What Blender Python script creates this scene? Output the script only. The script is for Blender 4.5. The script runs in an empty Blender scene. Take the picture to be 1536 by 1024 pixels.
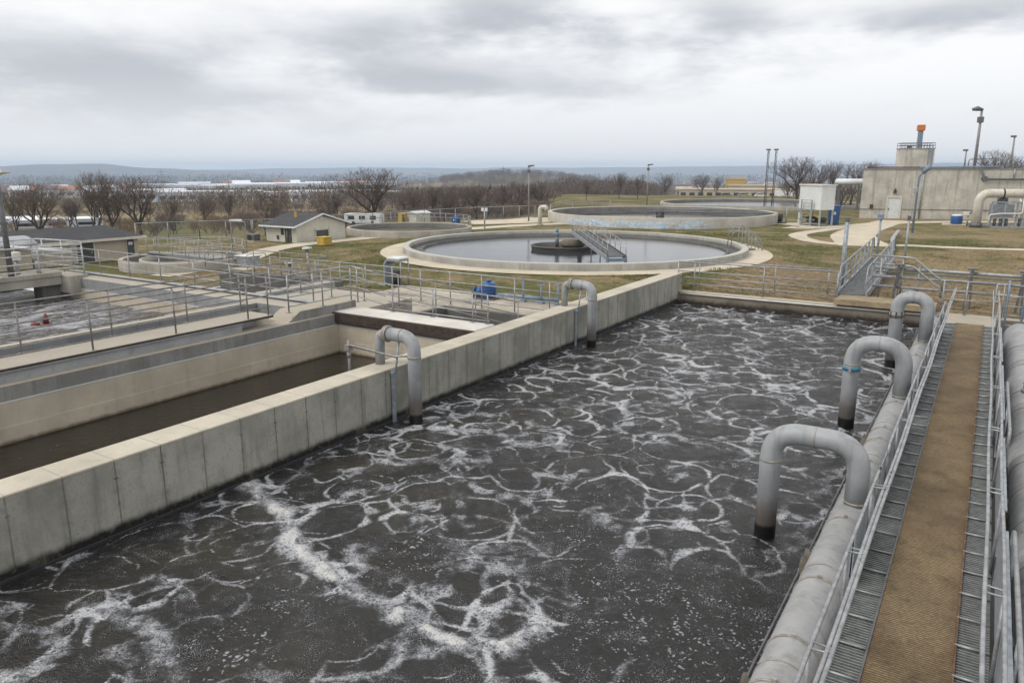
import bpy, bmesh, math, random
import numpy as np
from mathutils import Vector, Matrix
PI=math.pi; R=math.radians
random.seed(7)
SC=bpy.context.scene
COL=SC.collection

# ---------------------------------------------------------------- camera constants and survey helpers
F=1120.; HC=4.8
PITCH=math.atan(258/F); YAW=math.atan((1496-768)/math.hypot(F,258))
_r=Vector((math.cos(YAW),math.sin(YAW),0))
_f=Vector((-math.sin(YAW)*math.cos(PITCH),math.cos(YAW)*math.cos(PITCH),-math.sin(PITCH)))
_u=Vector((-math.sin(YAW)*math.sin(PITCH),math.cos(YAW)*math.sin(PITCH),math.cos(PITCH)))
def ray(x,y): return _f+_r*((x-768)/F)+_u*((512-y)/F)
def gp(x,y,z=.4):
    d=ray(x,y); t=(z-HC)/d.z
    return Vector((d.x*t,d.y*t,z))
def col(x,dist):                      # point of the plan seen in photo column x at a given distance
    d=ray(x,254); d.z=0; d.normalize(); return d*dist
def zat(y,dist): return HC+(254-y)*dist/1149.

# ---------------------------------------------------------------- node helper
class NT:
    def __init__(s,name):
        s.mat=bpy.data.materials.new(name); s.mat.use_nodes=True
        s.t=s.mat.node_tree; s.t.nodes.clear()
        s.out=s.t.nodes.new('ShaderNodeOutputMaterial')
        s.b=s.t.nodes.new('ShaderNodeBsdfPrincipled')
        s.t.links.new(s.b.outputs[0],s.out.inputs[0])
        g=s.t.nodes.new('ShaderNodeNewGeometry'); s.pos=g.outputs['Position']; s.nor=g.outputs['Normal']
        s._sep=None
    def lk(s,sock,v):
        if hasattr(v,'node'): s.t.links.new(v,sock)
        elif isinstance(v,(tuple,list)):
            v=tuple(v)
            if len(sock.default_value)==4 and len(v)==3: v=v+(1,)
            sock.default_value=v
        else: sock.default_value=v
    def n(s,typ,**kw):
        nd=s.t.nodes.new(typ)
        for k,v in kw.items(): setattr(nd,k,v)
        return nd
    def m(s,op,a,b=0.,c=0.,clamp=False):
        nd=s.n('ShaderNodeMath',operation=op,use_clamp=clamp)
        s.lk(nd.inputs[0],a); s.lk(nd.inputs[1],b)
        if op in('MULTIPLY_ADD','SMOOTH_MIN','SMOOTH_MAX','COMPARE'): s.lk(nd.inputs[2],c)
        return nd.outputs[0]
    def ss(s,x,a,b,lo=0.,hi=1.):       # smoothstep map
        nd=s.n('ShaderNodeMapRange',interpolation_type='SMOOTHSTEP')
        s.lk(nd.inputs[0],x); s.lk(nd.inputs[1],a); s.lk(nd.inputs[2],b); s.lk(nd.inputs[3],lo); s.lk(nd.inputs[4],hi)
        return nd.outputs[0]
    def lin(s,x,a,b,lo=0.,hi=1.):
        nd=s.n('ShaderNodeMapRange')
        s.lk(nd.inputs[0],x); s.lk(nd.inputs[1],a); s.lk(nd.inputs[2],b); s.lk(nd.inputs[3],lo); s.lk(nd.inputs[4],hi)
        return nd.outputs[0]
    def v(s,op,a,b=(0,0,0),sc=1.):
        nd=s.n('ShaderNodeVectorMath',operation=op)
        s.lk(nd.inputs[0],a)
        if op=='SCALE': s.lk(nd.inputs[3],sc)
        else: s.lk(nd.inputs[1],b)
        return nd.outputs[0]
    def noise(s,scale,detail=3,rough=.55,vec=None,col=False,dist=0.):
        nd=s.n('ShaderNodeTexNoise'); nd.inputs['Scale'].default_value=scale
        nd.inputs['Detail'].default_value=detail; nd.inputs['Roughness'].default_value=rough; nd.inputs['Distortion'].default_value=dist
        s.lk(nd.inputs['Vector'],vec if vec is not None else s.pos)
        return nd.outputs['Color' if col else 'Fac']
    def voro(s,scale,vec=None,feature='F1',out='Distance',rand=1.,dims='3D'):
        nd=s.n('ShaderNodeTexVoronoi',feature=feature,voronoi_dimensions=dims); nd.inputs['Scale'].default_value=scale
        nd.inputs['Randomness'].default_value=rand
        s.lk(nd.inputs['Vector'],vec if vec is not None else s.pos)
        return nd.outputs[out]
    def mix(s,f,a,b,blend='MIX'):
        nd=s.n('ShaderNodeMix',data_type='RGBA',blend_type=blend)
        s.lk(nd.inputs[0],f); s.lk(nd.inputs[6],a); s.lk(nd.inputs[7],b)
        return nd.outputs[2]
    def sep(s):
        if s._sep is None:
            s._sep=s.n('ShaderNodeSeparateXYZ'); s.t.links.new(s.pos,s._sep.inputs[0])
        return s._sep.outputs
    def xyz(s,x,y,z):
        nd=s.n('ShaderNodeCombineXYZ'); s.lk(nd.inputs[0],x); s.lk(nd.inputs[1],y); s.lk(nd.inputs[2],z); return nd.outputs[0]
    def bump(s,h,strength=.3,dist=.02):
        nd=s.n('ShaderNodeBump'); nd.inputs['Strength'].default_value=strength; nd.inputs['Distance'].default_value=dist
        s.lk(nd.inputs['Height'],h); s.t.links.new(nd.outputs[0],s.b.inputs['Normal'])
    def fin(s,color,rough=.7,metal=0.,spec=None):
        s.lk(s.b.inputs['Base Color'],color); s.lk(s.b.inputs['Roughness'],rough); s.lk(s.b.inputs['Metallic'],metal)
        if spec is not None: s.b.inputs['Specular IOR Level'].default_value=spec
        return s.mat
def mul(c,k): return tuple(min(1,x*k) for x in c)

def simple(name,c,rough=.6,metal=0.,var=.25,scale=4.,dirt=None,dirtamt=.4,bump=.0):
    t=NT(name)
    f=t.noise(scale,5,.6)
    k=t.mix(t.ss(f,.3,.7),mul(c,1-var),mul(c,1+var*.6))
    if dirt: k=t.mix(t.m('MULTIPLY',t.ss(t.noise(scale*2.3,6,.7),.5,.72),dirtamt),k,dirt)
    if bump: t.bump(t.noise(scale*14,4,.6),bump,.01)
    return t.fin(k,t.lin(t.noise(scale*3,3),.3,.7,rough-.08,rough+.12),metal)

def concrete(name,c,var=.22,streak=.35,joints=None,low=None,speck=.35,top=None,rough=.85,lim=None,tie=False,jk=1.):
    """weathered concrete: blotches, vertical run-off streaks, pits; joints=(axis,offset,spacing); low=(z0,z1,colour) waterline stain"""
    t=NT(name); X,Y,Z=t.sep()
    base=t.mix(t.ss(t.noise(.9,6,.6),.32,.68),mul(c,1-var),mul(c,1+var*.7))
    base=t.mix(t.m('MULTIPLY',t.ss(t.noise(3.1,6,.65),.5,.75),.45),base,mul((c[0]*.95,c[1]*.93,c[2]*.86),.72))
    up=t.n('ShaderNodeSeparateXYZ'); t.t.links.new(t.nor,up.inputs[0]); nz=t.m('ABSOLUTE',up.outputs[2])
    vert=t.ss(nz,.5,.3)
    sv=t.xyz(t.m('MULTIPLY',X,5.),t.m('MULTIPLY',Y,5.),t.m('MULTIPLY',Z,.45))
    st=t.ss(t.noise(1.,5,.6,vec=sv),.5,.78)
    base=t.mix(t.m('MULTIPLY',t.m('MULTIPLY',st,streak),vert),base,mul(c,.5))
    sp=t.ss(t.noise(30,4,.8),.55,.68)
    base=t.mix(t.m('MULTIPLY',sp,speck),base,mul(c,.45))
    sp2=t.ss(t.noise(70,2,.6),.58,.7)
    base=t.mix(t.m('MULTIPLY',sp2,speck*.5),base,mul(c,1.35))
    pit=t.ss(t.voro(9,rand=1.),.10,.05)
    pit=t.m('MULTIPLY',pit,t.ss(t.noise(1.7,3),.45,.6))
    base=t.mix(t.m('MULTIPLY',pit,.7),base,mul(c,.3))
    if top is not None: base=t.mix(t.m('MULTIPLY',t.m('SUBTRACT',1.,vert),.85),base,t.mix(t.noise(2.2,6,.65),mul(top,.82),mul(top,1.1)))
    if joints:
        ax,o,sp_=joints
        a=(X,Y,Z)['xyz'.index(ax)]
        a=t.m('ADD',a,t.m('MULTIPLY',t.m('SUBTRACT',t.noise(2.5,3),.5),.012))
        w=t.m('ABSOLUTE',t.m('SUBTRACT',t.m('FRACT',t.m('DIVIDE',t.m('SUBTRACT',a,o-sp_/2),sp_)),.5))
        jl=t.ss(w,.016/sp_,.006/sp_)
        halo=t.m('MULTIPLY',t.ss(w,.12/sp_,.01/sp_),t.ss(t.noise(6,5,.7),.42,.68))
        base=t.mix(t.m('MULTIPLY',halo,t.m('MULTIPLY',vert,.6)),base,mul(c,.52))
        tw0=t.n('ShaderNodeTexWhiteNoise',noise_dimensions='1D'); t.lk(tw0.inputs['W'],t.m('FLOOR',t.m('DIVIDE',t.m('SUBTRACT',a,o),sp_)))
        jw=t.m('MULTIPLY',t.ss(t.noise(1.7,5,.7),.25,.55,.35,1.),t.lin(tw0.outputs['Value'],0.,1.,.55,1.))
        base=t.mix(t.m('MULTIPLY',t.m('MULTIPLY',jl,jw),jk),base,mul(c,.34))
        if tie:
            idx=t.m('FLOOR',t.m('DIVIDE',t.m('SUBTRACT',a,o-sp_/2),sp_))
            pz=t.m('SUBTRACT',Z,.80); pa=t.m('MULTIPLY',t.m('SUBTRACT',w,.02),sp_)
            rr=t.m('SQRT',t.m('ADD',t.m('MULTIPLY',pz,pz),t.m('MULTIPLY',pa,pa)))
            tw=t.n('ShaderNodeTexWhiteNoise',noise_dimensions='1D'); t.lk(tw.inputs['W'],idx)
            base=t.mix(t.m('MULTIPLY',t.ss(rr,.022,.012),tw.outputs['Value']),base,mul(c,.35))
    if low:
        z0,z1,lc=low
        zz=t.m('ADD',Z,t.m('MULTIPLY',t.m('SUBTRACT',t.noise(2.6,6,.7,vec=t.xyz(t.m('MULTIPLY',X,2.),t.m('MULTIPLY',Y,2.),Z)),.5),(z1-z0)*1.1))
        base=t.mix(t.ss(zz,z1,z0),base,lc)
    drip=t.xyz(t.m('MULTIPLY',X,1.6),t.m('MULTIPLY',Y,1.6),t.m('MULTIPLY',Z,.25))
    base=t.mix(t.m('MULTIPLY',t.m('MULTIPLY',t.ss(t.noise(1.,6,.7,vec=t.v('ADD',drip,(4,4,4))),.52,.70),vert),streak*.6),base,(c[0]*.62,c[1]*.56,c[2]*.46))
    base=t.mix(t.m('MULTIPLY',t.ss(t.noise(17,4,.75),.55,.68),speck*.7),base,mul(c,.6))
    t.bump(t.m('ADD',t.noise(45,4,.7),t.m('MULTIPLY',t.noise(7,4),.8)),.22,.012)
    return t.fin(base,rough,0.,.3)

def steel(name,c=(.40,.41,.42),rough=.42,metal=.55,rust=0.1):
    t=NT(name)
    k=t.mix(t.ss(t.noise(9,5,.65),.3,.7),mul(c,.72),mul(c,1.2))
    k=t.mix(t.m('MULTIPLY',t.ss(t.noise(5.3,6,.7),.62,.74),rust*4),k,(.20,.10,.05))
    return t.fin(k,t.lin(t.noise(14,3),.3,.7,rough-.1,rough+.15),metal)

def pipe_paint(name,c,low=True,rust=.25,rough=.42):
    t=NT(name); X,Y,Z=t.sep()
    k=t.mix(t.ss(t.noise(1.6,6,.6),.3,.7),mul(c,.86),mul(c,1.10))
    k=t.mix(t.m('MULTIPLY',t.ss(t.noise(4.,7,.7),.48,.72),.5),k,(c[0]*.64,c[1]*.64,c[2]*.56))
    sv=t.xyz(t.m('MULTIPLY',X,7.),t.m('MULTIPLY',Y,7.),t.m('MULTIPLY',Z,.7))
    k=t.mix(t.m('MULTIPLY',t.ss(t.noise(1.,5,.65,vec=sv),.48,.70),.5),k,mul(c,.5))
    k=t.mix(t.m('MULTIPLY',t.ss(t.noise(11,6,.75),.66,.74),min(1.,rust*2.2)),k,(.16,.09,.05))
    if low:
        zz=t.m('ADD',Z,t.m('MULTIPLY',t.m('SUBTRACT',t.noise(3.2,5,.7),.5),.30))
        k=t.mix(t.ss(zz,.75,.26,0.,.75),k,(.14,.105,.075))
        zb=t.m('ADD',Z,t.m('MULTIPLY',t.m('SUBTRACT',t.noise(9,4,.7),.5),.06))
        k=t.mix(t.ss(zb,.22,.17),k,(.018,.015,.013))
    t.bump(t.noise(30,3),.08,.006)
    return t.fin(k,t.lin(t.noise(6,4),.3,.7,rough-.06,rough+.2),0.,.45)

# ---------------------------------------------------------------- mesh helper
class MB:
    def __init__(s): s.bm=bmesh.new()
    def _f(s,vs,smooth=False):
        try:
            f=s.bm.faces.new(vs); f.smooth=smooth; return f
        except ValueError: return None
    def box(s,x0,x1,y0,y1,z0,z1,bev=0.,M=None):
        P=[(x,y,z) for z in(z0,z1) for y in(y0,y1) for x in(x0,x1)]
        if M is not None: P=[M@Vector(p) for p in P]
        v=[s.bm.verts.new(p) for p in P]
        fs=[s._f([v[i] for i in q]) for q in((0,2,3,1),(4,5,7,6),(0,1,5,4),(2,6,7,3),(0,4,6,2),(1,3,7,5))]
        if bev>0:
            es=list({e for f in fs for e in f.edges})
            bmesh.ops.bevel(s.bm,geom=es,offset=bev,segments=1,affect='EDGES')
        return s
    def obox(s,cx,cy,cz,sx,sy,sz,rz=0.,rx=0.,ry=0.,bev=0.):
        M=Matrix.Translation((cx,cy,cz))@Matrix.Rotation(rz,4,'Z')@Matrix.Rotation(ry,4,'Y')@Matrix.Rotation(rx,4,'X')
        return s.box(-sx/2,sx/2,-sy/2,sy/2,-sz/2,sz/2,bev,M)
    def bar(s,a,b,w,h=None,bev=0.):    # rectangular bar from a to b
        a=Vector(a);b=Vector(b);h=h or w;d=b-a;L=d.length
        if L<1e-6: return s
        q=d.to_track_quat('Y','Z').to_matrix().to_4x4()
        M=Matrix.Translation((a+b)/2)@q
        return s.box(-w/2,w/2,-L/2,L/2,-h/2,h/2,bev,M)
    def tube(s,pts,r,n=10,cap=True,smooth=True):
        P=[Vector(p) for p in pts]; k=len(P)
        rs=r if isinstance(r,(list,tuple)) else [r]*k
        T=[]
        for i in range(k):
            a=P[max(0,i-1)];b=P[min(k-1,i+1)];d=(b-a)
            T.append(d.normalized() if d.length>1e-9 else Vector((0,0,1)))
        ref=Vector((0,0,1)) if abs(T[0].z)<.9 else Vector((1,0,0))
        N=(ref-T[0]*ref.dot(T[0])).normalized()
        rings=[]
        for i in range(k):
            if i>0:
                N=N-T[i]*N.dot(T[i])
                N=N.normalized() if N.length>1e-6 else Vector((1,0,0))
            B=T[i].cross(N)
            rings.append([s.bm.verts.new(P[i]+(N*math.cos(2*PI*j/n)+B*math.sin(2*PI*j/n))*rs[i]) for j in range(n)])
        for i in range(k-1):
            for j in range(n): s._f([rings[i][j],rings[i][(j+1)%n],rings[i+1][(j+1)%n],rings[i+1][j]],smooth)
        if cap:
            s._f(list(reversed(rings[0]))); s._f(rings[-1])
        return s
    def cyl(s,a,b,r,n=12): return s.tube([a,b],r,n)
    def lathe(s,prof,c=(0,0,0),n=48,a0=0.,a1=2*PI,smooth=True):
        full=abs(a1-a0-2*PI)<1e-6; m=n if full else n+1
        rings=[[s.bm.verts.new((c[0]+r*math.cos(a0+(a1-a0)*j/n),c[1]+r*math.sin(a0+(a1-a0)*j/n),c[2]+z)) for j in range(m)] for r,z in prof]
        for i in range(len(prof)-1):
            for j in range(n):
                k2=(j+1)%m
                s._f([rings[i][j],rings[i][k2],rings[i+1][k2],rings[i+1][j]],smooth and abs(prof[i][0]-prof[i+1][0])<.5*abs(prof[i][1]-prof[i+1][1])+1e-6 or False)
        return s
    def disc(s,c,r,n=64):
        s._f([s.bm.verts.new((c[0]+r*math.cos(2*PI*j/n),c[1]+r*math.sin(2*PI*j/n),c[2])) for j in range(n)]); return s
    def poly(s,pts): s._f([s.bm.verts.new(p) for p in pts]); return s
    def extr(s,pts,vec):               # closed prism from a 3-D polygon
        vec=Vector(vec); a=[s.bm.verts.new(p) for p in pts]; b=[s.bm.verts.new(Vector(p)+vec) for p in pts]; n=len(a)
        s._f(list(reversed(a))); s._f(b)
        for i in range(n): s._f([a[i],a[(i+1)%n],b[(i+1)%n],b[i]])
        return s
    def build(s,name,mat,parent=None,world=True,norm=True):
        if norm: bmesh.ops.recalc_face_normals(s.bm,faces=s.bm.faces)
        me=bpy.data.meshes.new(name)
        if parent is not None and world:
            root=parent
            M=Matrix.Identity(4)
            while root is not None:
                M=(Matrix.Translation(root.location)@root.rotation_euler.to_matrix().to_4x4())@M; root=root.parent
            s.bm.transform(M.inverted())
        s.bm.to_mesh(me); s.bm.free()
        if mat is not None: me.materials.append(mat)
        o=bpy.data.objects.new(name,me); COL.objects.link(o)
        if parent is not None: o.parent=parent
        return o

def fillet(pts,r,n=7):
    P=[Vector(p) for p in pts]; out=[P[0]]
    for i in range(1,len(P)-1):
        a=(P[i-1]-P[i]);b=(P[i+1]-P[i]);rr=min(r,a.length*.49,b.length*.49)
        A=P[i]+a.normalized()*rr;B=P[i]+b.normalized()*rr
        for k in range(n+1):
            t=k/n; out.append(A*(1-t)**2*1+P[i]*2*t*(1-t)+B*t*t)
    out.append(P[-1]); return out

def tag(o,label=None,cat=None,group=None,kind=None):
    if label: o['label']=label
    if cat: o['category']=cat
    if group: o['group']=group
    if kind: o['kind']=kind
    return o
def thing(name,label,cat,loc=(0,0,0),rz=0.,group=None):
    o=bpy.data.objects.new(name,None); COL.objects.link(o); o.location=loc; o.rotation_euler=(0,0,rz); o.empty_display_size=.2
    return tag(o,label,cat,group)
def dup(root,loc,rz,label=None,group=None,scale=None):
    r=root.copy(); COL.objects.link(r); r.location=loc; r.rotation_euler=(0,0,rz)
    if scale: r.scale=scale if isinstance(scale,tuple) else (scale,)*3
    if label: r['label']=label
    if group: r['group']=group
    for ch in list(root.children):
        c=ch.copy(); COL.objects.link(c); c.parent=r
        for g in ch.children:
            d=g.copy(); COL.objects.link(d); d.parent=c
    return r

# ---------------------------------------------------------------- materials
JO=(('y',3.68,.664))
M_wall=concrete('wall_concrete',(.305,.298,.258),joints=JO,low=(.10,.22,(.012,.010,.008)),tie=True,streak=.85,speck=.6,var=.3)
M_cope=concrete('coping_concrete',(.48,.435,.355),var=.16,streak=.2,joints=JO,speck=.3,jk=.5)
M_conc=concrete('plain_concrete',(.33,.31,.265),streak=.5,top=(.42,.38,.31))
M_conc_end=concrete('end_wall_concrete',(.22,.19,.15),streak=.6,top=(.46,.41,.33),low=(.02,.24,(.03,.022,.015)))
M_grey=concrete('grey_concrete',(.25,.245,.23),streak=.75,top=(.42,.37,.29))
M_beige=concrete('beige_liner',(.50,.44,.345),var=.14,streak=.25,speck=.08,low=(.0,.09,(.15,.11,.07)),rough=.7)
M_ledge=concrete('pale_ledge',(.47,.47,.46),var=.1,streak=.1,speck=.05)
M_slab=concrete('white_slab',(.60,.57,.52),var=.15,streak=.1,speck=.15)
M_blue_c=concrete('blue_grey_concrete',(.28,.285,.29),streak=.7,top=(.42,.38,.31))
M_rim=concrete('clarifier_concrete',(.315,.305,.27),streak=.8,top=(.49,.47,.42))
M_dkconc=concrete('dark_concrete',(.13,.125,.115),streak=.6)  # shared dark tone, also used to paint the shade inside clarifiers
M_path=concrete('path_concrete',(.52,.455,.35),var=.12,streak=0,speck=.12)
M_bldg=concrete('building_concrete',(.50,.475,.415),var=.2,streak=.75,joints=('x',.3,1.6),speck=.1)
M_render=concrete('shed_render',(.46,.41,.33),var=.1,streak=.25,speck=.1)
M_render2=concrete('shed_block',(.55,.53,.46),var=.1,streak=.25,speck=.1)
M_galv=steel('galvanised_steel',(.33,.335,.34),rough=.48,metal=.45,rust=.06)
M_galv2=steel('weathered_rail',(.27,.25,.235),rough=.55,metal=.3,rust=.18)
M_dark_steel=steel('dark_steel',(.13,.135,.14),rough=.5,metal=.4,rust=.15)
M_grat=steel('grating_steel',(.26,.27,.26),rough=.5,metal=.4,rust=.08)
M_plate=steel('grey_plate',(.30,.33,.36),rough=.5,metal=.2,rust=.08)
M_beam=simple('painted_beam',(.32,.33,.34),.5,0,.15,2.,(.16,.11,.07),.35)
M_rust=simple('rusty_steel',(.050,.036,.028),.85,0,.4,5.,(.11,.062,.034),.45,bump=.3)
M_rustedge=simple('rusty_edge',(.15,.085,.045),.85,0,.4,7.,(.08,.045,.025),.6,bump=.2)
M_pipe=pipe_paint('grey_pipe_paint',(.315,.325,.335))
M_header=pipe_paint('header_paint',(.295,.295,.296),low=False,rust=.14)
M_gaspipe=pipe_paint('pale_pipe_paint',(.58,.55,.48),low=False,rust=.35)
M_band=simple('clamp_band',(.33,.30,.26),.5,.2,.3,12.,(.19,.10,.05),.5)
M_saddle=simple('saddle_plate',(.20,.175,.14),.75,0,.35,9.,(.14,.075,.04),.5)
M_blue=simple('blue_plastic',(.018,.085,.25),.4,0,.2,3.,(.10,.12,.14),.25)
M_bluegrey=simple('blue_grey_paint',(.19,.25,.32),.5,0,.25,6.,(.2,.15,.1),.3)
M_yellow=simple('yellow_paint',(.50,.33,.05),.55,0,.2,4.,(.25,.17,.06),.4)
M_orange=simple('orange_paint',(.55,.16,.02),.5,0,.15,4.)
M_red=simple('red_paint',(.13,.022,.018),.5,0,.3,6.,(.08,.03,.02),.5)
M_white=simple('white_metal',(.66,.68,.68),.45,0,.08,3.,(.4,.38,.34),.3)
M_offwhite=simple('off_white_paint',(.62,.60,.54),.5,0,.1,3.,(.35,.32,.27),.35)
M_door=simple('dark_door',(.055,.06,.06),.5,0,.2,5.)
M_trim=simple('pale_trim',(.60,.57,.50),.5,0,.1,4.)
M_black=simple('black_rubber',(.02,.02,.022),.6,0,.3,6.)
M_glass=simple('dark_glass',(.03,.035,.04),.15,0,.2,2.)
def shingle():
    t=NT('roof_shingle'); X,Y,Z=t.sep()
    k=t.mix(t.ss(t.noise(14,4,.7),.3,.7),(.030,.031,.034),(.062,.062,.066))
    k=t.mix(t.m('MULTIPLY',t.ss(t.noise(1.2,5),.45,.7),.35),k,(.085,.085,.09))
    rows=t.m('FRACT',t.m('MULTIPLY',Z,9.)); k=t.mix(t.ss(rows,.12,.02,0,.5),k,(.015,.015,.016))
    t.bump(t.noise(30,3),.4,.02); return t.fin(k,.9)
M_shingle=shingle()
def mat_mat():
    t=NT('walkway_mat'); X,Y,Z=t.sep()
    k=t.mix(t.ss(t.noise(1.3,6,.6),.3,.7),(.21,.145,.07),(.47,.345,.19))
    seg=t.m('FLOOR',t.m('DIVIDE',Y,1.22)); wn=t.n('ShaderNodeTexWhiteNoise',noise_dimensions='1D'); t.lk(wn.inputs['W'],seg)
    k=t.mix(t.m('MULTIPLY',wn.outputs['Value'],.5),k,(.33,.245,.145))
    sj=t.m('ABSOLUTE',t.m('SUBTRACT',t.m('FRACT',t.m('DIVIDE',Y,1.22)),.5))
    edge=t.ss(t.m('ABSOLUTE',t.m('ADD',X,.14)),.2,.36)
    k=t.mix(t.m('MULTIPLY',t.m('MULTIPLY',edge,t.noise(5,5,.7)),.7),k,(.17,.075,.03))
    k=t.mix(t.m('MULTIPLY',t.ss(t.noise(3.,7,.72),.5,.72),.6),k,(.085,.06,.036))
    k=t.mix(t.m('MULTIPLY',t.ss(t.noise(2.2,6,.7,vec=t.v('ADD',t.pos,(7,3,1))),.55,.75),.5),k,(.30,.27,.22))
    yw=t.m('ADD',Y,t.m('MULTIPLY',t.noise(6,3),.02))
    rib=t.m('ABSOLUTE',t.m('SUBTRACT',t.m('FRACT',t.m('DIVIDE',yw,.034)),.5))
    brk=t.noise(22,3,.6,vec=t.xyz(t.m('MULTIPLY',X,1.),t.m('MULTIPLY',Y,3.),0.))
    ribm=t.m('MULTIPLY',t.ss(rib,.12,.42),t.ss(brk,.25,.6))
    k=t.mix(t.m('MULTIPLY',t.m('SUBTRACT',1.,ribm),.75),k,(.05,.035,.02))
    k=t.mix(t.ss(sj,.010,.003,0,.3),k,(.07,.05,.03))
    t.bump(t.m('ADD',t.m('MULTIPLY',ribm,1.2),t.m('MULTIPLY',t.noise(60,2),.4)),.7,.012)
    return t.fin(k,.8,0,.3)
M_mat=mat_mat()
HAZE=3.4e-4; CLOUD_OFF=(3.1,1.7,0.); SUN_E=1.6; EXPO=0.20
CLOUDS=[(150,110,190,38,.8),(330,65,220,45,.5),(560,55,120,40,.6),(700,118,190,28,.9),(800,10,160,32,.8),(1110,35,110,42,.9),(80,190,220,28,.5),(600,185,200,20,.5),(1500,0,140,22,.6),(-200,60,150,60,.6),(400,150,200,18,.4)]
# ---------------------------------------------------------------- aerated water
def pxline(pts): return np.array([[*gp(x,y,0.).xy] for x,y in pts])
def dseg(px,py,L):
    d=np.full(px.shape,1e9)
    for (ax,ay),(bx,by) in zip(L[:-1],L[1:]):
        vx,vy=bx-ax,by-ay; t=np.clip(((px-ax)*vx+(py-ay)*vy)/(vx*vx+vy*vy+1e-9),0,1)
        d=np.minimum(d,np.hypot(px-ax-t*vx,py-ay-t*vy))
    return d
rng=np.random.default_rng(3)
def fbm(px,py,s,o=4):
    r=np.zeros(px.shape);a=1.
    for k in range(o):
        for j in range(4):
            th=rng.uniform(0,2*PI);f=s*2**k*rng.uniform(.7,1.3)
            r+=a*np.sin((px*math.cos(th)+py*math.sin(th))*f+rng.uniform(0,6.28))
        a*=.5
    return r/4
def water_grid(name,x0,x1,y0,y1,z,step,mat,streams=(),calm=None,amp=.006):
    nx=int((x1-x0)/step)+1; ny=int((y1-y0)/step)+1
    xs=np.linspace(x0,x1,nx);ys=np.linspace(y0,y1,ny)
    gx,gy=np.meshgrid(xs,ys)
    st=np.zeros(gx.shape); clot=np.zeros(gx.shape)
    wx=gx+.22*fbm(gx,gy,1.6); wy=gy+.22*fbm(gx,gy,1.6)
    for L,w,s,c in streams:
        d=dseg(wx,wy,pxline(L)); g=np.exp(-(d/(w*(1.9 if c>.5 else 1.15)))**2)
        st=np.maximum(st,s*g); clot=np.maximum(clot,c*np.exp(-(d/(w*.85))**2))
    cm=np.zeros(gx.shape)
    if calm:
        for (x,y,r) in calm:
            c=gp(x,y,0.); cm=np.maximum(cm,np.exp(-((gx-c.x)**2+(gy-c.y)**2)/r**2))
    gz=z+amp*fbm(gx,gy,3.5,3)+clot*.03*(.6+fbm(gx,gy,14.,2))
    v=np.stack([gx,gy,gz],-1).reshape(-1,3)
    i=np.arange(nx*ny).reshape(ny,nx)
    f=np.stack([i[:-1,:-1],i[:-1,1:],i[1:,1:],i[1:,:-1]],-1).reshape(-1,4)
    me=bpy.data.meshes.new(name); me.from_pydata(v.tolist(),[],f.tolist())
    for nm,a in(('stream',st),('clot',clot),('calm',cm)):
        at=me.attributes.new(nm,'FLOAT','POINT'); at.data.foreach_set('value',a.reshape(-1).astype(np.float32))
    me.polygons.foreach_set('use_smooth',np.ones(len(f),bool))
    me.materials.append(mat)
    o=bpy.data.objects.new(name,me); COL.objects.link(o); tag(o,kind='structure'); return o
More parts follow.
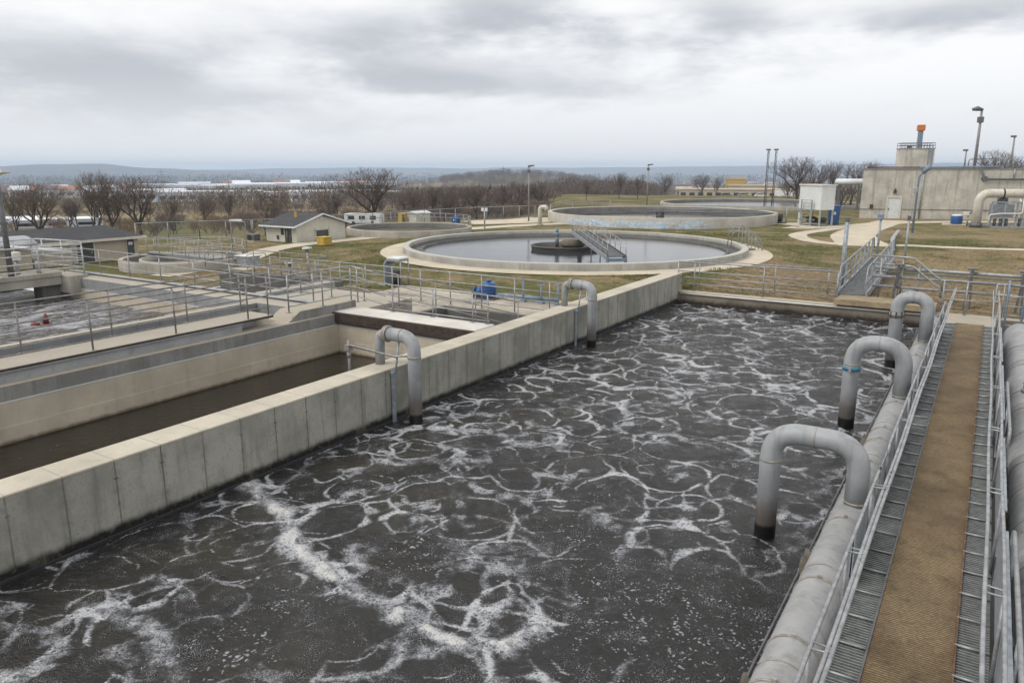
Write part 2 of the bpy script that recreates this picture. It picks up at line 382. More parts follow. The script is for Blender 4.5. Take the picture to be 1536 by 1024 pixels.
def foam_mat(name,cover=1.,wbase=(.024,.022,.020),gain=1.):
    t=NT(name); X,Y,Z=t.sep()
    def attr(n):
        a=t.n('ShaderNodeAttribute',attribute_name=n); return a.outputs['Fac']
    st,cl,cm=attr('stream'),attr('clot'),attr('calm')
    p=t.xyz(X,Y,0.)
    def warp(sc,amt,det=2,off=(0,0,0)):
        c=t.noise(sc,det,.5,vec=t.v('ADD',p,off),col=True)
        return t.v('SCALE',t.v('SUBTRACT',c,(.5,.5,.5)),sc=amt)
    q=t.v('ADD',t.v('ADD',p,warp(.42,1.7)),warp(1.7,.40,3,(5,2,0)))
    q2=t.v('ADD',q,warp(6.,.09,2,(1,8,0)))
    keep=t.m('SUBTRACT',1.,t.m('MULTIPLY',cm,.97))
    nA=t.ss(t.noise(.62,3,.6,vec=t.v('ADD',p,(3.7,9.1,0))),.36,.66)
    nB=t.ss(t.noise(.85,3,.6,vec=t.v('ADD',p,(13.7,4.1,0))),.42,.62)
    nF=t.noise(9.,4,.65,vec=p); nG=t.noise(32,4,.7,vec=p); nM=t.noise(3.4,4,.65,vec=p)
    def vein(scale,vec,w,grow,soft=.3,base=.012):
        f1=t.voro(scale,vec,'F1',dims='2D',rand=.9)
        d=t.m('DIVIDE',t.voro(scale,vec,'DISTANCE_TO_EDGE',dims='2D',rand=.9),scale)
        d=t.m('ADD',d,t.m('MULTIPLY',t.m('SUBTRACT',nF,.5),.032))
        d=t.m('ADD',d,t.m('MULTIPLY',t.m('SUBTRACT',nG,.5),.030))
        w=t.m('ADD',t.m('MULTIPLY',w,t.ss(f1,.28,.66,.8,1.5)),t.m('MULTIPLY',t.ss(f1,.34,.74),t.m('MULTIPLY',grow,t.m('ADD',w,base))))   # webs swell where cells meet, so the open water stays round
        return t.ss(d,w,t.m('MULTIPLY',w,soft)),d,w
    kA=t.m('MULTIPLY',t.m('MULTIPLY',keep,cover),t.ss(Y,9.,20.,1.,1.45))
    wA=t.m('MULTIPLY',t.m('ADD',t.m('MULTIPLY_ADD',nA,.060,.022),t.m('MULTIPLY',st,.105)),kA)
    wA=t.m('MULTIPLY',wA,t.lin(nM,.3,.7,.45,1.4))
    A,dA,wA=vein(.56,q,wA,2.6,.35)
    wB=t.m('MULTIPLY',t.m('ADD',t.m('MULTIPLY_ADD',nB,.030,.007),t.m('MULTIPLY',st,.070)),kA)
    B,dB,wB=vein(1.25,t.v('ADD',q2,(4.3,1.1,0)),t.m('MAXIMUM',wB,.0005),2.2,.3,.004)
    nC=t.ss(t.noise(1.1,3,.6,vec=t.v('ADD',p,(23.7,14.1,0))),.52,.70)
    wC=t.m('MULTIPLY',t.m('ADD',t.m('MULTIPLY',nC,.009),t.m('MULTIPLY',st,.060)),kA)
    C,dC,wC=vein(3.1,t.v('ADD',q2,(7.3,3.1,0)),t.m('MAXIMUM',wC,.0004),2.0,.3,.0)
    # loose flecks and bubble rafts
    fl=t.voro(13.,t.v('ADD',p,warp(5.,.25,2,(2,2,0))),'F1',dims='2D')
    flm=t.ss(t.noise(1.9,4,.7,vec=t.v('ADD',p,(31,7,0))),.54,.72)
    flr=t.m('MULTIPLY',t.m('ADD',t.m('MULTIPLY',flm,.55),t.m('MULTIPLY',cm,.85)),.30)
    Fk=t.m('MULTIPLY',t.ss(fl,flr,t.m('MULTIPLY',flr,.4)),t.ss(t.noise(5.,4,.7,vec=p),.48,.58))
    fl2=t.voro(38.,p,'F1',dims='2D')
    fr2=t.m('MULTIPLY',t.ss(t.noise(2.7,4,.7,vec=t.v('ADD',p,(61,7,0))),.42,.72),.30)
    Fk2=t.ss(fl2,fr2,t.m('MULTIPLY',fr2,.4))
    nK=t.noise(4.2,4,.6,vec=t.v('ADD',p,warp(3.,.35,2,(9,2,0))))
    raft=t.m('MULTIPLY',t.ss(t.m('ADD',t.m('MULTIPLY',cl,.62),t.m('MULTIPLY',t.m('SUBTRACT',nK,.52),1.6)),.22,.55),t.ss(cl,.04,.3))
    opB=t.m('MAXIMUM',t.lin(nM,.40,.66,.12,.95),t.m('MULTIPLY',st,.9),clamp=True)
    foam=t.m('MAXIMUM',t.m('MAXIMUM',A,t.m('MULTIPLY',B,opB)),t.m('MAXIMUM',t.m('MULTIPLY',C,t.ss(t.m('ADD',st,t.m('MULTIPLY',nC,.5)),.1,.6,.1,.85)),t.m('MULTIPLY',Fk,.6)))
    foam=t.m('MAXIMUM',foam,t.m('MAXIMUM',t.m('MULTIPLY',Fk2,.6),raft))
    # lacy holes between the bubbles
    ho=t.voro(13.,t.v('ADD',p,warp(8.,.1,2,(4,4,0))),'F1',dims='2D')
    hole=t.m('MULTIPLY',t.ss(ho,.36,.2),t.ss(nM,.68,.42))
    foam=t.m('MULTIPLY',foam,t.m('SUBTRACT',1.,t.m('MULTIPLY',hole,t.m('SUBTRACT',.6,t.m('MULTIPLY',cl,.45)))))
    foam=t.m('MULTIPLY',foam,t.lin(nG,.30,.62,.40,1.))
    foam=t.m('MULTIPLY',foam,t.lin(t.noise(75,2,.6,vec=p),.3,.65,.6,1.05))
    # thin veil of bubbles round the veins
    veil=t.m('MULTIPLY',t.m('MULTIPLY',t.ss(dA,t.m('ADD',wA,.16),0.),t.ss(nF,.42,.75)),.18)
    foam=t.m('MAXIMUM',foam,t.m('MULTIPLY',veil,keep))
    foam=t.m('MULTIPLY',foam,gain,clamp=True)
    olive=t.ss(t.noise(.8,3,.6,vec=p),.40,.72)
    water=t.mix(olive,wbase,mul((wbase[0]*1.5,wbase[1]*1.35,wbase[2]*1.0),1.25))
    core=t.m('MAXIMUM',t.ss(dA,t.m('MULTIPLY',wA,.6),0.),raft)
    fc=t.mix(t.m('MULTIPLY',core,t.ss(nF,.34,.62)),(.42,.43,.465),(.82,.83,.85))
    wg=t.noise(24,4,.7,vec=t.v('ADD',t.v('MULTIPLY',p,(.55,1.6,1.)),warp(3.,.5,2,(1,1,0))))
    water=t.mix(t.m('MULTIPLY',t.ss(wg,.52,.74),.55),water,mul(wbase,4.2))  # ripple glints painted in as lighter streaks of the water colour
    fc=t.mix(t.m('MULTIPLY',raft,t.ss(nK,.50,.66)),fc,(.95,.93,.86))
    fc=t.mix(t.ss(nM,.3,.65),t.mix(.45,fc,(.30,.30,.32)),fc)
    k=t.mix(foam,water,fc)
    e=t.v('MULTIPLY',p,(1.,1.,1.))
    r1=t.noise(2.4,4,.62,vec=e); r2=t.noise(9.,4,.65,vec=t.v('ADD',t.v('MULTIPLY',p,(.8,1.5,1.)),warp(3.,.3))); r3=t.noise(34,3,.6,vec=p)
    h=t.m('ADD',t.m('ADD',t.m('MULTIPLY',r1,.8),t.m('MULTIPLY',r2,.9)),t.m('MULTIPLY',r3,.30))
    h=t.m('ADD',h,t.m('MULTIPLY',foam,.5))
    t.bump(h,.75,.05)
    t.b.inputs['IOR'].default_value=1.33
    return t.fin(k,t.mix(foam,(.13,.13,.13),(.65,.65,.65)),0.,.5)
STR=[
 ([(365,722),(400,735),(432,765),(436,800),(462,832),(500,858),(540,888),(590,918),(650,945),(700,962),(745,968),(790,955),(805,925)],.17,1.1,1.),
 ([(640,945),(560,930),(500,948)],.10,.8,0.),
 ([(690,960),(770,985),(850,1010),(960,1040)],.25,.55,0.),
 ([(150,925),(205,938),(240,955),(245,990),(262,1040)],.20,1.,.35),
 ([(0,1015),(110,975),(205,940)],.13,.7,0.), ([(0,920),(90,905),(180,915),(225,945)],.12,.7,0.),
 ([(0,880),(120,850),(230,818),(330,800),(440,800)],.13,.75,.1),
 ([(235,935),(240,890),(225,850)],.13,.8,.1),
 ([(440,800),(520,785),(600,775),(680,760),(690,715)],.12,.8,.1),
 ([(690,775),(680,800),(700,840),(715,890),(728,925)],.13,.75,0.),
 ([(560,655),(640,640),(690,650),(695,700),(690,760),(670,790)],.12,.8,.1),
 ([(640,610),(700,632),(760,660),(830,668),(845,650),(858,620)],.12,.7,.1),
 ([(830,672),(900,700),(960,728),(1010,760),(1060,790)],.13,.8,0.),
 ([(830,690),(825,730),(840,760),(900,778),(940,790)],.13,.7,0.),
 ([(660,585),(760,610),(850,622),(930,612),(1010,606),(1090,622),(1180,650)],.17,.9,.15),
 ([(1000,600),(1015,570),(1030,540),(1000,510),(960,490)],.17,.8,.1),
 ([(985,606),(1000,640),(990,680),(1040,710),(1100,745),(1190,780)],.16,.85,.1),
 ([(1030,540),(1110,570),(1190,580),(1280,575),(1330,560)],.2,.8,.1),
 ([(760,560),(860,570),(960,590),(1000,600)],.16,.7,.1),
 ([(840,530),(920,540),(1020,545),(1100,520),(1190,505),(1300,500)],.22,.7,0.),
 ([(900,510),(980,490),(1080,480),(1180,475),(1300,490)],.25,.7,0.),
 ([(1050,455),(1120,480),(1180,500)],.22,.7,0.),
 ([(1040,815),(1085,790),(1150,765),(1210,770)],.14,.75,0.),
 ([(1080,830),(1050,815),(1035,830)],.12,.7,0.),
]
# foam carried outward by the rising air of hundreds of boils: computed as a field in plan, in metres
X0,X1,Y0,Y1=-9.42,-.8,-1.5,26.32
def vnoise(x,y,s,seed,o=4,g=.5):
    # value noise fbm
    r=np.random.default_rng(seed); T=r.random((256,256)); out=0;a=1;tot=0
    for k in range(o):
        u=x*s*2**k+17.3*k; v=y*s*2**k+9.1*k
        iu=np.floor(u).astype(int);iv=np.floor(v).astype(int);fu=u-iu;fv=v-iv
        fu=fu*fu*(3-2*fu);fv=fv*fv*(3-2*fv)
        t=lambda i,j:T[i%256,j%256]
        out=out+a*((t(iu,iv)*(1-fu)+t(iu+1,iv)*fu)*(1-fv)+(t(iu,iv+1)*(1-fu)+t(iu+1,iv+1)*fu)*fv); tot+=a; a*=g
    return out/tot
def boils(seed,sp,jit,rr,ss):
    r=np.random.default_rng(seed); L=[]
    for i in range(int((X1-X0+4)/sp)+1):
        for j in range(int((Y1-Y0+4)/(sp*.87))+1):
            L.append((X0-2+sp*(i+.5*(j%2))+r.normal(0,jit*sp),Y0-2+sp*.87*j+r.normal(0,jit*sp),sp*r.uniform(*rr),r.uniform(*ss)))
    return np.array(L)
class Flow:
    def __init__(s,B,curl,seed,cs):
        s.h=.06; s.nx=int((X1-X0+2)/s.h);s.ny=int((Y1-Y0+2)/s.h)
        gx,gy=np.meshgrid(X0-1+np.arange(s.nx)*s.h,Y0-1+np.arange(s.ny)*s.h)
        vx=np.zeros_like(gx);vy=np.zeros_like(gx)
        for cx,cy,r,a in B:
            i0=max(0,int((cx-4*r-X0+1)/s.h));i1=min(s.nx,int((cx+4*r-X0+1)/s.h)+1);j0=max(0,int((cy-4*r-Y0+1)/s.h));j1=min(s.ny,int((cy+4*r-Y0+1)/s.h)+1)
            if i0>=i1 or j0>=j1: continue
            dx=gx[j0:j1,i0:i1]-cx;dy=gy[j0:j1,i0:i1]-cy;e=a*np.exp(-(dx*dx+dy*dy)/(2*r*r))
            vx[j0:j1,i0:i1]+=dx/r*e*r; vy[j0:j1,i0:i1]+=dy/r*e*r
        psi=vnoise(gx,gy,cs,seed,2)
        dy_,dx_=np.gradient(psi,s.h)
        s.vx=vx+curl*dy_; s.vy=vy-curl*dx_
    def samp(s,x,y):
        u=np.clip((x-X0+1)/s.h,0,s.nx-1.001);v=np.clip((y-Y0+1)/s.h,0,s.ny-1.001)
        i=u.astype(int);j=v.astype(int);a=u-i;b=v-j
        f=lambda T:(T[j,i]*(1-a)+T[j,i+1]*a)*(1-b)+(T[j+1,i]*(1-a)+T[j+1,i+1]*a)*b
        return f(s.vx),f(s.vy)
    def back(s,x,y,T,n):
        dt=T/n
        for k in range(n):
            vx,vy=s.samp(x,y); mx,my=s.samp(x-.5*dt*vx,y-.5*dt*vy)
            x=x-dt*mx;y=y-dt*my
        return x,y

def foam_field():
    hs=.025
    xs=np.arange(X0,X1,hs);ys=np.arange(Y0,Y1,hs)
    gx,gy=np.meshgrid(xs,ys)
    CALM=[(1000,930,1.5),(900,870,.7),(1080,960,1.2),(870,800,.6),(620,830,.65),(560,870,.3),(330,985,.75),(430,900,.5),(1110,700,.5),(900,740,.45)]
    wx=gx+.5*(vnoise(gx,gy,.9,31,3)-.5)+.22*(vnoise(gx,gy,3.2,33,3)-.5);wy=gy+.5*(vnoise(gx,gy,.9,32,3)-.5)+.22*(vnoise(gx,gy,3.2,34,3)-.5)
    st=np.zeros_like(gx);cl=np.zeros_like(gx);cm=np.zeros_like(gx)
    for L,w,s,c in STR:
        d=dseg(wx,wy,pxline(L)); st=np.maximum(st,s*np.exp(-(d/(w*1.5))**2)); cl=np.maximum(cl,c*np.exp(-(d/(w*.7))**2))
    for x,y,r in CALM:
        c=gp(x,y,0.); cm=np.maximum(cm,np.exp(-((gx-c[0])**2+(gy-c[1])**2)/r**2))
    def layer(specs,seed):
        x,y=gx,gy
        for f,T,n in reversed(specs): x,y=f.back(x,y,T,n)
        xdy,xdx=np.gradient(x,hs);ydy,ydx=np.gradient(y,hs)
        det=np.abs(xdx*ydy-xdy*ydx)
        f0=vnoise(x,y,.7,seed,4,.6); f1=vnoise(x,y,7.,seed+1,3,.6)
        return det*(.15+1.6*np.clip((f0-.32)*2.2,0,1))*(.35+1.3*f1)
    fA=Flow(boils(1,1.75,.16,(.30,.42),(.5,1.1)),.5,5,.35)
    fB=Flow(boils(2,1.05,.22,(.26,.40),(.2,1.2)),.35,6,.6)
    fC=Flow(boils(4,.60,.25,(.25,.40),(.0,1.2)),.2,8,1.2)
    fD=Flow(boils(9,.36,.25,(.28,.42),(.0,1.2)),.1,9,2.)
    fE=Flow(boils(12,1.35,.22,(.26,.40),(.2,1.2)),.5,16,.5)
    L1=layer([(fA,1.5,12),(fB,1.0,8),(fC,.8,8)],21)
    L2=layer([(fB,1.7,12),(fC,1.1,8),(fD,.5,6)],25)
    L3=layer([(fE,1.7,12),(fC,.5,8),(fD,.9,8)],41)
    far=np.clip((gy-8)/10,0,1)
    sm=lambda x,a,b: (lambda t:t*t*(3-2*t))(np.clip((x-a)/(b-a),0,1))
    nW=vnoise(gx,gy,1.3,51,3); nP=vnoise(gx,gy,.55,52,3); nD=vnoise(gx,gy,6.,53,3)
    D1=np.maximum(L1,.7*L3)*(.6+2.*st+.5*far)
    FO=sm(np.log(D1+1e-3),.3,2.1)*.9*(.15+.85*sm(np.log(L2+1e-3),-1.4,.5))*np.clip(.25+2.2*(vnoise(gx,gy,5.5,57,4)-.25),0,1)
    lace=sm(np.log(np.maximum(L2,.8*L3)*(.25+2.3*st)+1e-3),.0,1.7)*sm(st,.12,.6)
    FO=np.maximum(FO,lace*.95)
    ux=gx+.34*(vnoise(gx,gy,1.1,61,3)-.5)+.07*(vnoise(gx,gy,5.,62,2)-.5); uy=gy+.34*(vnoise(gx,gy,1.1,63,3)-.5)+.07*(vnoise(gx,gy,5.,64,2)-.5)
    r=np.random.default_rng(77)
    for sp,lo,gen in((.84,0.,0),(.40,.30,1)):
        B=[]
        for i_ in range(int((X1-X0+1.5)/sp)+1):
            for j_ in range(int((Y1-Y0+1.5)/(sp*.87))+1):
                B.append((X0-.7+sp*(i_+.5*(j_%2))+r.normal(0,.22*sp),Y0-.7+sp*.87*j_+r.normal(0,.22*sp),sp*min(1.75,r.lognormal(-.42,.42))))
        r.shuffle(B); B=sorted(B,key=lambda b:-b[2]*r.uniform(.6,1.4))
        for cx,cy,R in B:
            m=R*1.5+.25
            a=max(0,int((cx-m-X0)/hs));b=min(gx.shape[1],int((cx+m-X0)/hs)+1);c=max(0,int((cy-m-Y0)/hs));d_=min(gx.shape[0],int((cy+m-Y0)/hs)+1)
            if a>=b or c>=d_: continue
            S=(slice(c,d_),slice(a,b))
            if gen:
                sv=st[(c+d_)//2,(a+b)//2]+.12*far[(c+d_)//2,(a+b)//2]; q_=min(1.,3.*max(0.,FO[S].mean()-.12))
                if sv<lo or r.random()>.35+.6*sv: continue
                R*=.75
            dx=ux[S]-cx;dy=uy[S]-cy; th=np.arctan2(dy,dx); e=r.uniform(-.16,.16);ph=r.uniform(0,6.28,4)
            rr=R*(1+e*np.cos(2*th+ph[0])+.07*np.cos(3*th+ph[1])+.04*np.cos(5*th+ph[2])); d=np.hypot(dx,dy)-rr
            k=r.uniform(.5,1.)*(.8 if gen else 1.)
            inside=1-sm(d,-.055,-.005)
            FO[S]*=1-k*.93*inside          # foam inside is swept to the rim
            wv=np.clip(.008+.042*(nW[S]-.33)*2.,.007,.055)*(.8+.9*st[S]+.55*far[S])*(.6 if gen else 1.)
            arc=np.clip(.56+.7*np.cos(th+ph[3])+.35*np.cos(2*th+ph[1])+2.2*(nP[S]-.45),0,1)
            op=np.clip((.34+1.1*arc)*(.5+.5*R/sp if not gen else .8),0,1)*np.clip(.45+2.6*(nD[S]-.3),.2,1)*np.clip(.55+.75*st[S]+.35*far[S],0,1)
            op=op*(q_ if gen else 1.); wd=wv*np.where(d>0,1.6,.7)*(.6+.45*arc)
            FO[S]=np.maximum(FO[S],op*np.exp(-(d/wd)**2))
            if R>.45:   # faint inner ring
                r2=r.uniform(.5,.75); d2=np.hypot(dx,dy)-rr*r2
                FO[S]=np.maximum(FO[S],.6*np.clip(np.cos(th*1.+ph[1])+.2,0,1)*np.exp(-(d2/.014)**2)*sm(nD[S],.4,.6))
    FO=np.maximum(FO,.40*sm(np.log(np.maximum(L2,L3)+1e-3),.1,1.5)*np.clip(.2+1.8*(nD-.3),0,1))
    FO*=.55+.6*sm(vnoise(gx,gy,.42,81,3),.34,.56)+.3*st
    FO*=1-.95*cm
    ck=sm(vnoise(gx,gy,4.,71,4),.43,.62)
    FO=np.maximum(FO,np.clip(cl*(.30+.75*ck*vnoise(gx,gy,9.,72,3)*1.6),0,1)); cl=cl*ck
    FO=np.clip(FO,0,1)
    return gx,gy,FO,cl,cm,st

def foam_field_mat():
    t=NT('aerated_water'); X,Y,Z=t.sep()
    def attr(n):
        a=t.n('ShaderNodeAttribute',attribute_name=n); return a.outputs['Fac']
    fo,cl,cm,st=attr('foam'),attr('clot'),attr('calm'),attr('stream')
    p=t.xyz(X,Y,0.)
    def warp(sc,amt,det=2,off=(0,0,0)):
        c=t.noise(sc,det,.5,vec=t.v('ADD',p,off),col=True)
        return t.v('SCALE',t.v('SUBTRACT',c,(.5,.5,.5)),sc=amt)
    n1=t.noise(14,4,.7,vec=p); n2=t.noise(48,3,.7,vec=p); n3=t.noise(110,2,.6,vec=p); nM=t.noise(3.4,4,.65,vec=p)
    e=t.m('POWER',fo,.62)
    e=t.m('MULTIPLY',e,t.m('MULTIPLY',t.lin(n1,.3,.7,.62,1.38),t.lin(n2,.3,.7,.66,1.34)))
    F_=t.ss(e,.15,.55)
    # gaps between bubbles
    ho=t.voro(17.,t.v('ADD',p,warp(9.,.10,2,(4,4,0))),'F1',dims='2D')
    hole=t.m('MULTIPLY',t.ss(ho,.42,.2),t.ss(t.noise(6.,4,.7,vec=t.v('ADD',p,(3,8,0))),.42,.6))
    F_=t.m('MULTIPLY',F_,t.m('SUBTRACT',1.,t.m('MULTIPLY',hole,t.m('SUBTRACT',.85,t.m('MULTIPLY',cl,.6)))))
    F_=t.m('MULTIPLY',F_,t.lin(n2,.3,.65,.5,1.)); F_=t.m('MULTIPLY',F_,t.lin(n3,.3,.65,.55,1.08))
    # loose flecks and bubble rafts in the open water
    fl=t.voro(15.,t.v('ADD',p,warp(5.,.25,2,(2,2,0))),'F1',dims='2D')
    flm=t.ss(t.noise(1.9,4,.7,vec=t.v('ADD',p,(31,7,0))),.50,.72)
    flr=t.m('MULTIPLY',t.m('ADD',t.m('MULTIPLY',flm,.55),t.m('MULTIPLY',cm,1.0)),.34)
    Fk=t.m('MULTIPLY',t.ss(fl,flr,t.m('MULTIPLY',flr,.4)),t.ss(t.noise(5.,4,.7,vec=p),.48,.58))
    fl2=t.voro(42.,t.v('MULTIPLY',p,(.75,1.3,1.)),'F1',dims='2D')
    fr2=t.m('MULTIPLY',t.ss(t.noise(2.7,4,.7,vec=t.v('ADD',p,(61,7,0))),.40,.70),.34)
    Fk2=t.ss(fl2,fr2,t.m('MULTIPLY',fr2,.4))
    foam=t.m('MAXIMUM',F_,t.m('MAXIMUM',t.m('MULTIPLY',Fk,.75),t.m('MULTIPLY',Fk2,.7)))
    wbase=(.0185,.0178,.0165)
    olive=t.ss(t.noise(.8,3,.6,vec=p),.40,.72)
    water=t.mix(t.m('MULTIPLY',olive,t.ss(X,-3.,-7.5)),wbase,(.036,.031,.021))
    wg=t.noise(24,4,.7,vec=t.v('ADD',t.v('MULTIPLY',p,(.55,1.6,1.)),warp(3.,.5,2,(1,1,0))))
    water=t.mix(t.m('MULTIPLY',t.ss(wg,.54,.74),.5),water,(.10,.098,.092))  # paler mottling in the water colour stands for ripple glints
    core=t.ss(e,.35,.95)
    fc=t.mix(core,(.42,.43,.46),(.80,.81,.83))
    fc=t.mix(t.m('MULTIPLY',t.ss(cl,.35,.9),t.ss(n1,.38,.6)),fc,(.95,.93,.87))
    k=t.mix(foam,water,fc)
    r1=t.noise(2.4,4,.62,vec=p); r2=t.noise(9.,4,.65,vec=t.v('ADD',t.v('MULTIPLY',p,(.8,1.5,1.)),warp(3.,.3))); r3=t.noise(34,3,.6,vec=p)
    h=t.m('ADD',t.m('ADD',t.m('MULTIPLY',r1,.9),t.m('MULTIPLY',r2,1.0)),t.m('MULTIPLY',r3,.34))
    h=t.m('ADD',h,t.m('ADD',t.m('MULTIPLY',foam,.35),t.m('MULTIPLY',cl,1.2)))
    t.bump(h,.72,.065)
    t.b.inputs['IOR'].default_value=1.33
    return t.fin(k,t.mix(foam,(.05,.05,.05),(.6,.6,.6)),0.,.5)
def aerated_surface():
    gx,gy,FO,cl,cm,st=foam_field()
    ny,nx=gx.shape
    gz_=.006*fbm(gx,gy,3.5,3)+.006*FO*np.clip(fbm(gx,gy,18.,2)+.7,0,2)+cl*.045*(.6+np.clip(fbm(gx,gy,16.,2),-.5,1.))
    v=np.stack([gx,gy,gz_],-1).reshape(-1,3); i=np.arange(nx*ny).reshape(ny,nx)
    f=np.stack([i[:-1,:-1],i[:-1,1:],i[1:,1:],i[1:,:-1]],-1).reshape(-1,4)
    me=bpy.data.meshes.new('water'); me.from_pydata(v.tolist(),[],f.tolist())
    for nm,a in(('foam',FO),('clot',cl),('calm',cm),('stream',st)):
        at=me.attributes.new(nm,'FLOAT','POINT'); at.data.foreach_set('value',np.ascontiguousarray(a.reshape(-1),dtype=np.float32))
    me.polygons.foreach_set('use_smooth',np.ones(len(f),bool)); me.materials.append(foam_field_mat())
    o=bpy.data.objects.new('water',me); COL.objects.link(o); tag(o,kind='structure')
aerated_surface()
M_foam=foam_mat('right_tank_water')
water_grid('water_of_right_tank',.55,6.,-1.5,26.32,0.,.15,M_foam,[],None)

def still_water(name,wb,bump=.25,rough=.08,sc=(6.,16.),fl=0.):
    t=NT(name)
    k=t.mix(t.ss(t.noise(.5,4),.35,.65),wb,mul(wb,1.5))
    if fl: 
        f=t.m('MULTIPLY',t.ss(t.voro(7.,None,'F1'),.12,.05),t.ss(t.noise(1.3,4),.55,.68)); k=t.mix(t.m('MULTIPLY',f,fl),k,(.5,.5,.48))
    t.bump(t.m('ADD',t.noise(sc[0],4,.6),t.m('MULTIPLY',t.noise(sc[1],3),.4)),bump,.03)
    t.b.inputs['IOR'].default_value=1.33
    return t.fin(k,rough,0.,.5)
M_brown=still_water('brown_water',(.013,.011,.007),.28,.10,fl=.8)
M_dark=still_water('dark_water',(.02,.019,.017),.3)
M_clar=still_water('clarifier_water',(.035,.038,.042),.16,.07,(3.,14.))
def sheet(name,x0,x1,y0,y1,z,mat):
    o=MB().poly([(x0,y0,z),(x1,y0,z),(x1,y1,z),(x0,y1,z)]).build(name,mat); return tag(o,kind='structure')
sheet('water_in_channel',-14.45,-9.95,-3.,14.1,0.,M_brown)
sheet('water_in_inlet_channel',-17.6,-15.0,-3.,14.0,.15,M_dark)
M_foam2=foam_mat('foamy_inlet_water',1.25,(.045,.043,.042),1.)
water_grid('water_of_inlet_tank',-34.,-18.,-1.,14.0,.3,.2,M_foam2,[([(0,470),(60,480),(140,470),(200,455)],2.2,.55,.0),([(0,500),(100,500),(180,470)],1.6,.55,0.)],[(120,430,2.5)],amp=.02)
sheet('water_in_rear_channel',-25.,-19.2,14.6,18.2,.35,M_clar)

# ---------------------------------------------------------------- tank walls
t=thing('divider_wall','tall pale concrete wall with vertical joints between the foaming tank and the brown channel','wall',(-9.7,12,0))
MB().box(-9.95,-9.4,-3.,26.66,-1.,1.035).build('wall_body',M_wall,t)
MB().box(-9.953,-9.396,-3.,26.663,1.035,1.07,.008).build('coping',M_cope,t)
MB().box(-9.4,-9.372,-3.,26.3,-.3,.045,.006).build('foot_ledge',M_black,t)
m=MB()
for y in np.arange(-2.,26.,.03):     # drain lip along the channel side
    pass
MB().tube([(-9.985,-3,1.02),(-9.985,14.1,1.02)],.022,8).tube([(-9.985,-3,.97),(-9.985,14.1,.97)],.014,6).build('conduit',M_galv2,t)
t=thing('end_wall','low dark stained concrete wall closing the far end of the foaming tank','wall',(-4,26.5,0))
MB().box(-9.4,8.,26.3,26.72,-1.,.43,.015).build('wall_body',M_conc_end,t)
MB().tube([(-9.3,26.27,.37),(-1.,26.27,.37)],.03,8).build('ledge_pipe',M_offwhite,t)
tag(MB().box(6.,6.4,-1.5,26.3,-1.,.5,.01).build('tank_wall',M_conc),'low concrete wall along the right side of the right tank','wall')
tag(MB().box(-9.4,6.4,-1.9,-1.5,-1.,.43,.01).build('tank_wall',M_conc),'concrete wall closing the near end of the foaming tank','wall')
tag(MB().box(-18.,-9.95,-3.4,-3.,-1.,1.05,.01).build('tank_wall',M_conc),'concrete wall closing the near end of the brown channel','wall')
t=thing('walkway_wall','dark concrete wall under the brown walkway between the pipes','wall',(-.15,12,0))
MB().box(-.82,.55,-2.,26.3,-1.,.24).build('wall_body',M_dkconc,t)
t=thing('channel_wall','beige lined concrete wall along the left side of the brown channel','wall',(-14.7,6,0))
MB().box(-15.0,-14.45,-3.,14.6,-1.,1.05,.012).build('wall_body',M_grey,t)
MB().box(-14.45,-14.40,-3.,14.05,-1.,.74).build('liner',M_beige,t)
MB().box(-14.45,-14.395,-3.,14.05,.74,.765,.006).build('ledge',M_ledge,t)
MB().box(-14.40,-14.385,-3.,14.03,-.5,.31).build('ledge',M_beige,t)
t=thing('cross_wall','concrete cross wall with a white top slab at the far end of the brown channel','wall',(-12,14.4,0))
MB().box(-14.45,-9.953,14.1,14.9,-1.,1.01).build('wall_body',M_grey,t)
MB().box(-14.40,-9.953,14.05,14.1,-1.,.74).build('liner',M_beige,t)
MB().box(-14.395,-9.953,14.045,14.1,.74,.765,.006).build('ledge',M_ledge,t)
MB().box(-14.385,-9.953,14.035,14.05,-.5,.31).build('ledge',M_beige,t)
MB().box(-14.75,-9.955,14.08,14.92,1.01,1.10,.012).build('top_slab',M_slab,t)
MB().box(-14.62,-9.957,13.98,14.078,.82,1.085,.006).build('edge_beam',M_rust,t)
t=thing('channel_deck','narrow concrete walkway on a grey steel beam left of the brown channel','walkway',(-15.1,6,1.3))
MB().box(-15.6,-14.62,-3.,12.1,1.265,1.32,.01).build('deck',M_conc,t)
MB().box(-14.72,-14.66,-3.,11.2,1.05,1.265).box(-14.72,-14.60,-3.,11.2,1.245,1.264).build('beam',M_beam,t)
MB().box(-14.619,-14.607,-3.,12.1,1.262,1.306).build('edge_strip',M_rust,t)
MB().box(-15.6,-15.54,-3.,12.,1.05,1.265).build('beam',M_beam,t)
t=thing('curb_block','grey concrete curb step at the end of the left walkway','curb',(-14.9,13.5,1.05))
MB().extr([(-14.55,12.5,1.05),(-14.55,14.9,1.05),(-14.55,14.9,1.28),(-14.55,12.9,1.28)],(-.75,0,0)).build('curb',M_grey,t)
tag(MB().box(-18.,-17.6,-3.,14.0,-1.,1.05,.012).build('channel_side_wall',M_blue_c),'blue grey concrete channel wall beside the foamy inlet tank','wall')
t=thing('inlet_end_wall','sloping topped concrete wall at the back of the left foamy tank','wall',(-22,14.3,0))
MB().extr([(-28.5,14.0,-1.),(-28.5,14.6,-1.),(-28.5,14.6,1.16),(-28.5,14.0,1.05)],(13.7,0,0)).build('wall_body',M_blue_c,t)
MB().box(-27.6,-15.0,13.95,14.0,-1.,.66).build('liner',M_beige,t)
MB().box(-27.6,-15.0,13.945,14.0,.66,.685,.006).build('ledge',M_ledge,t)
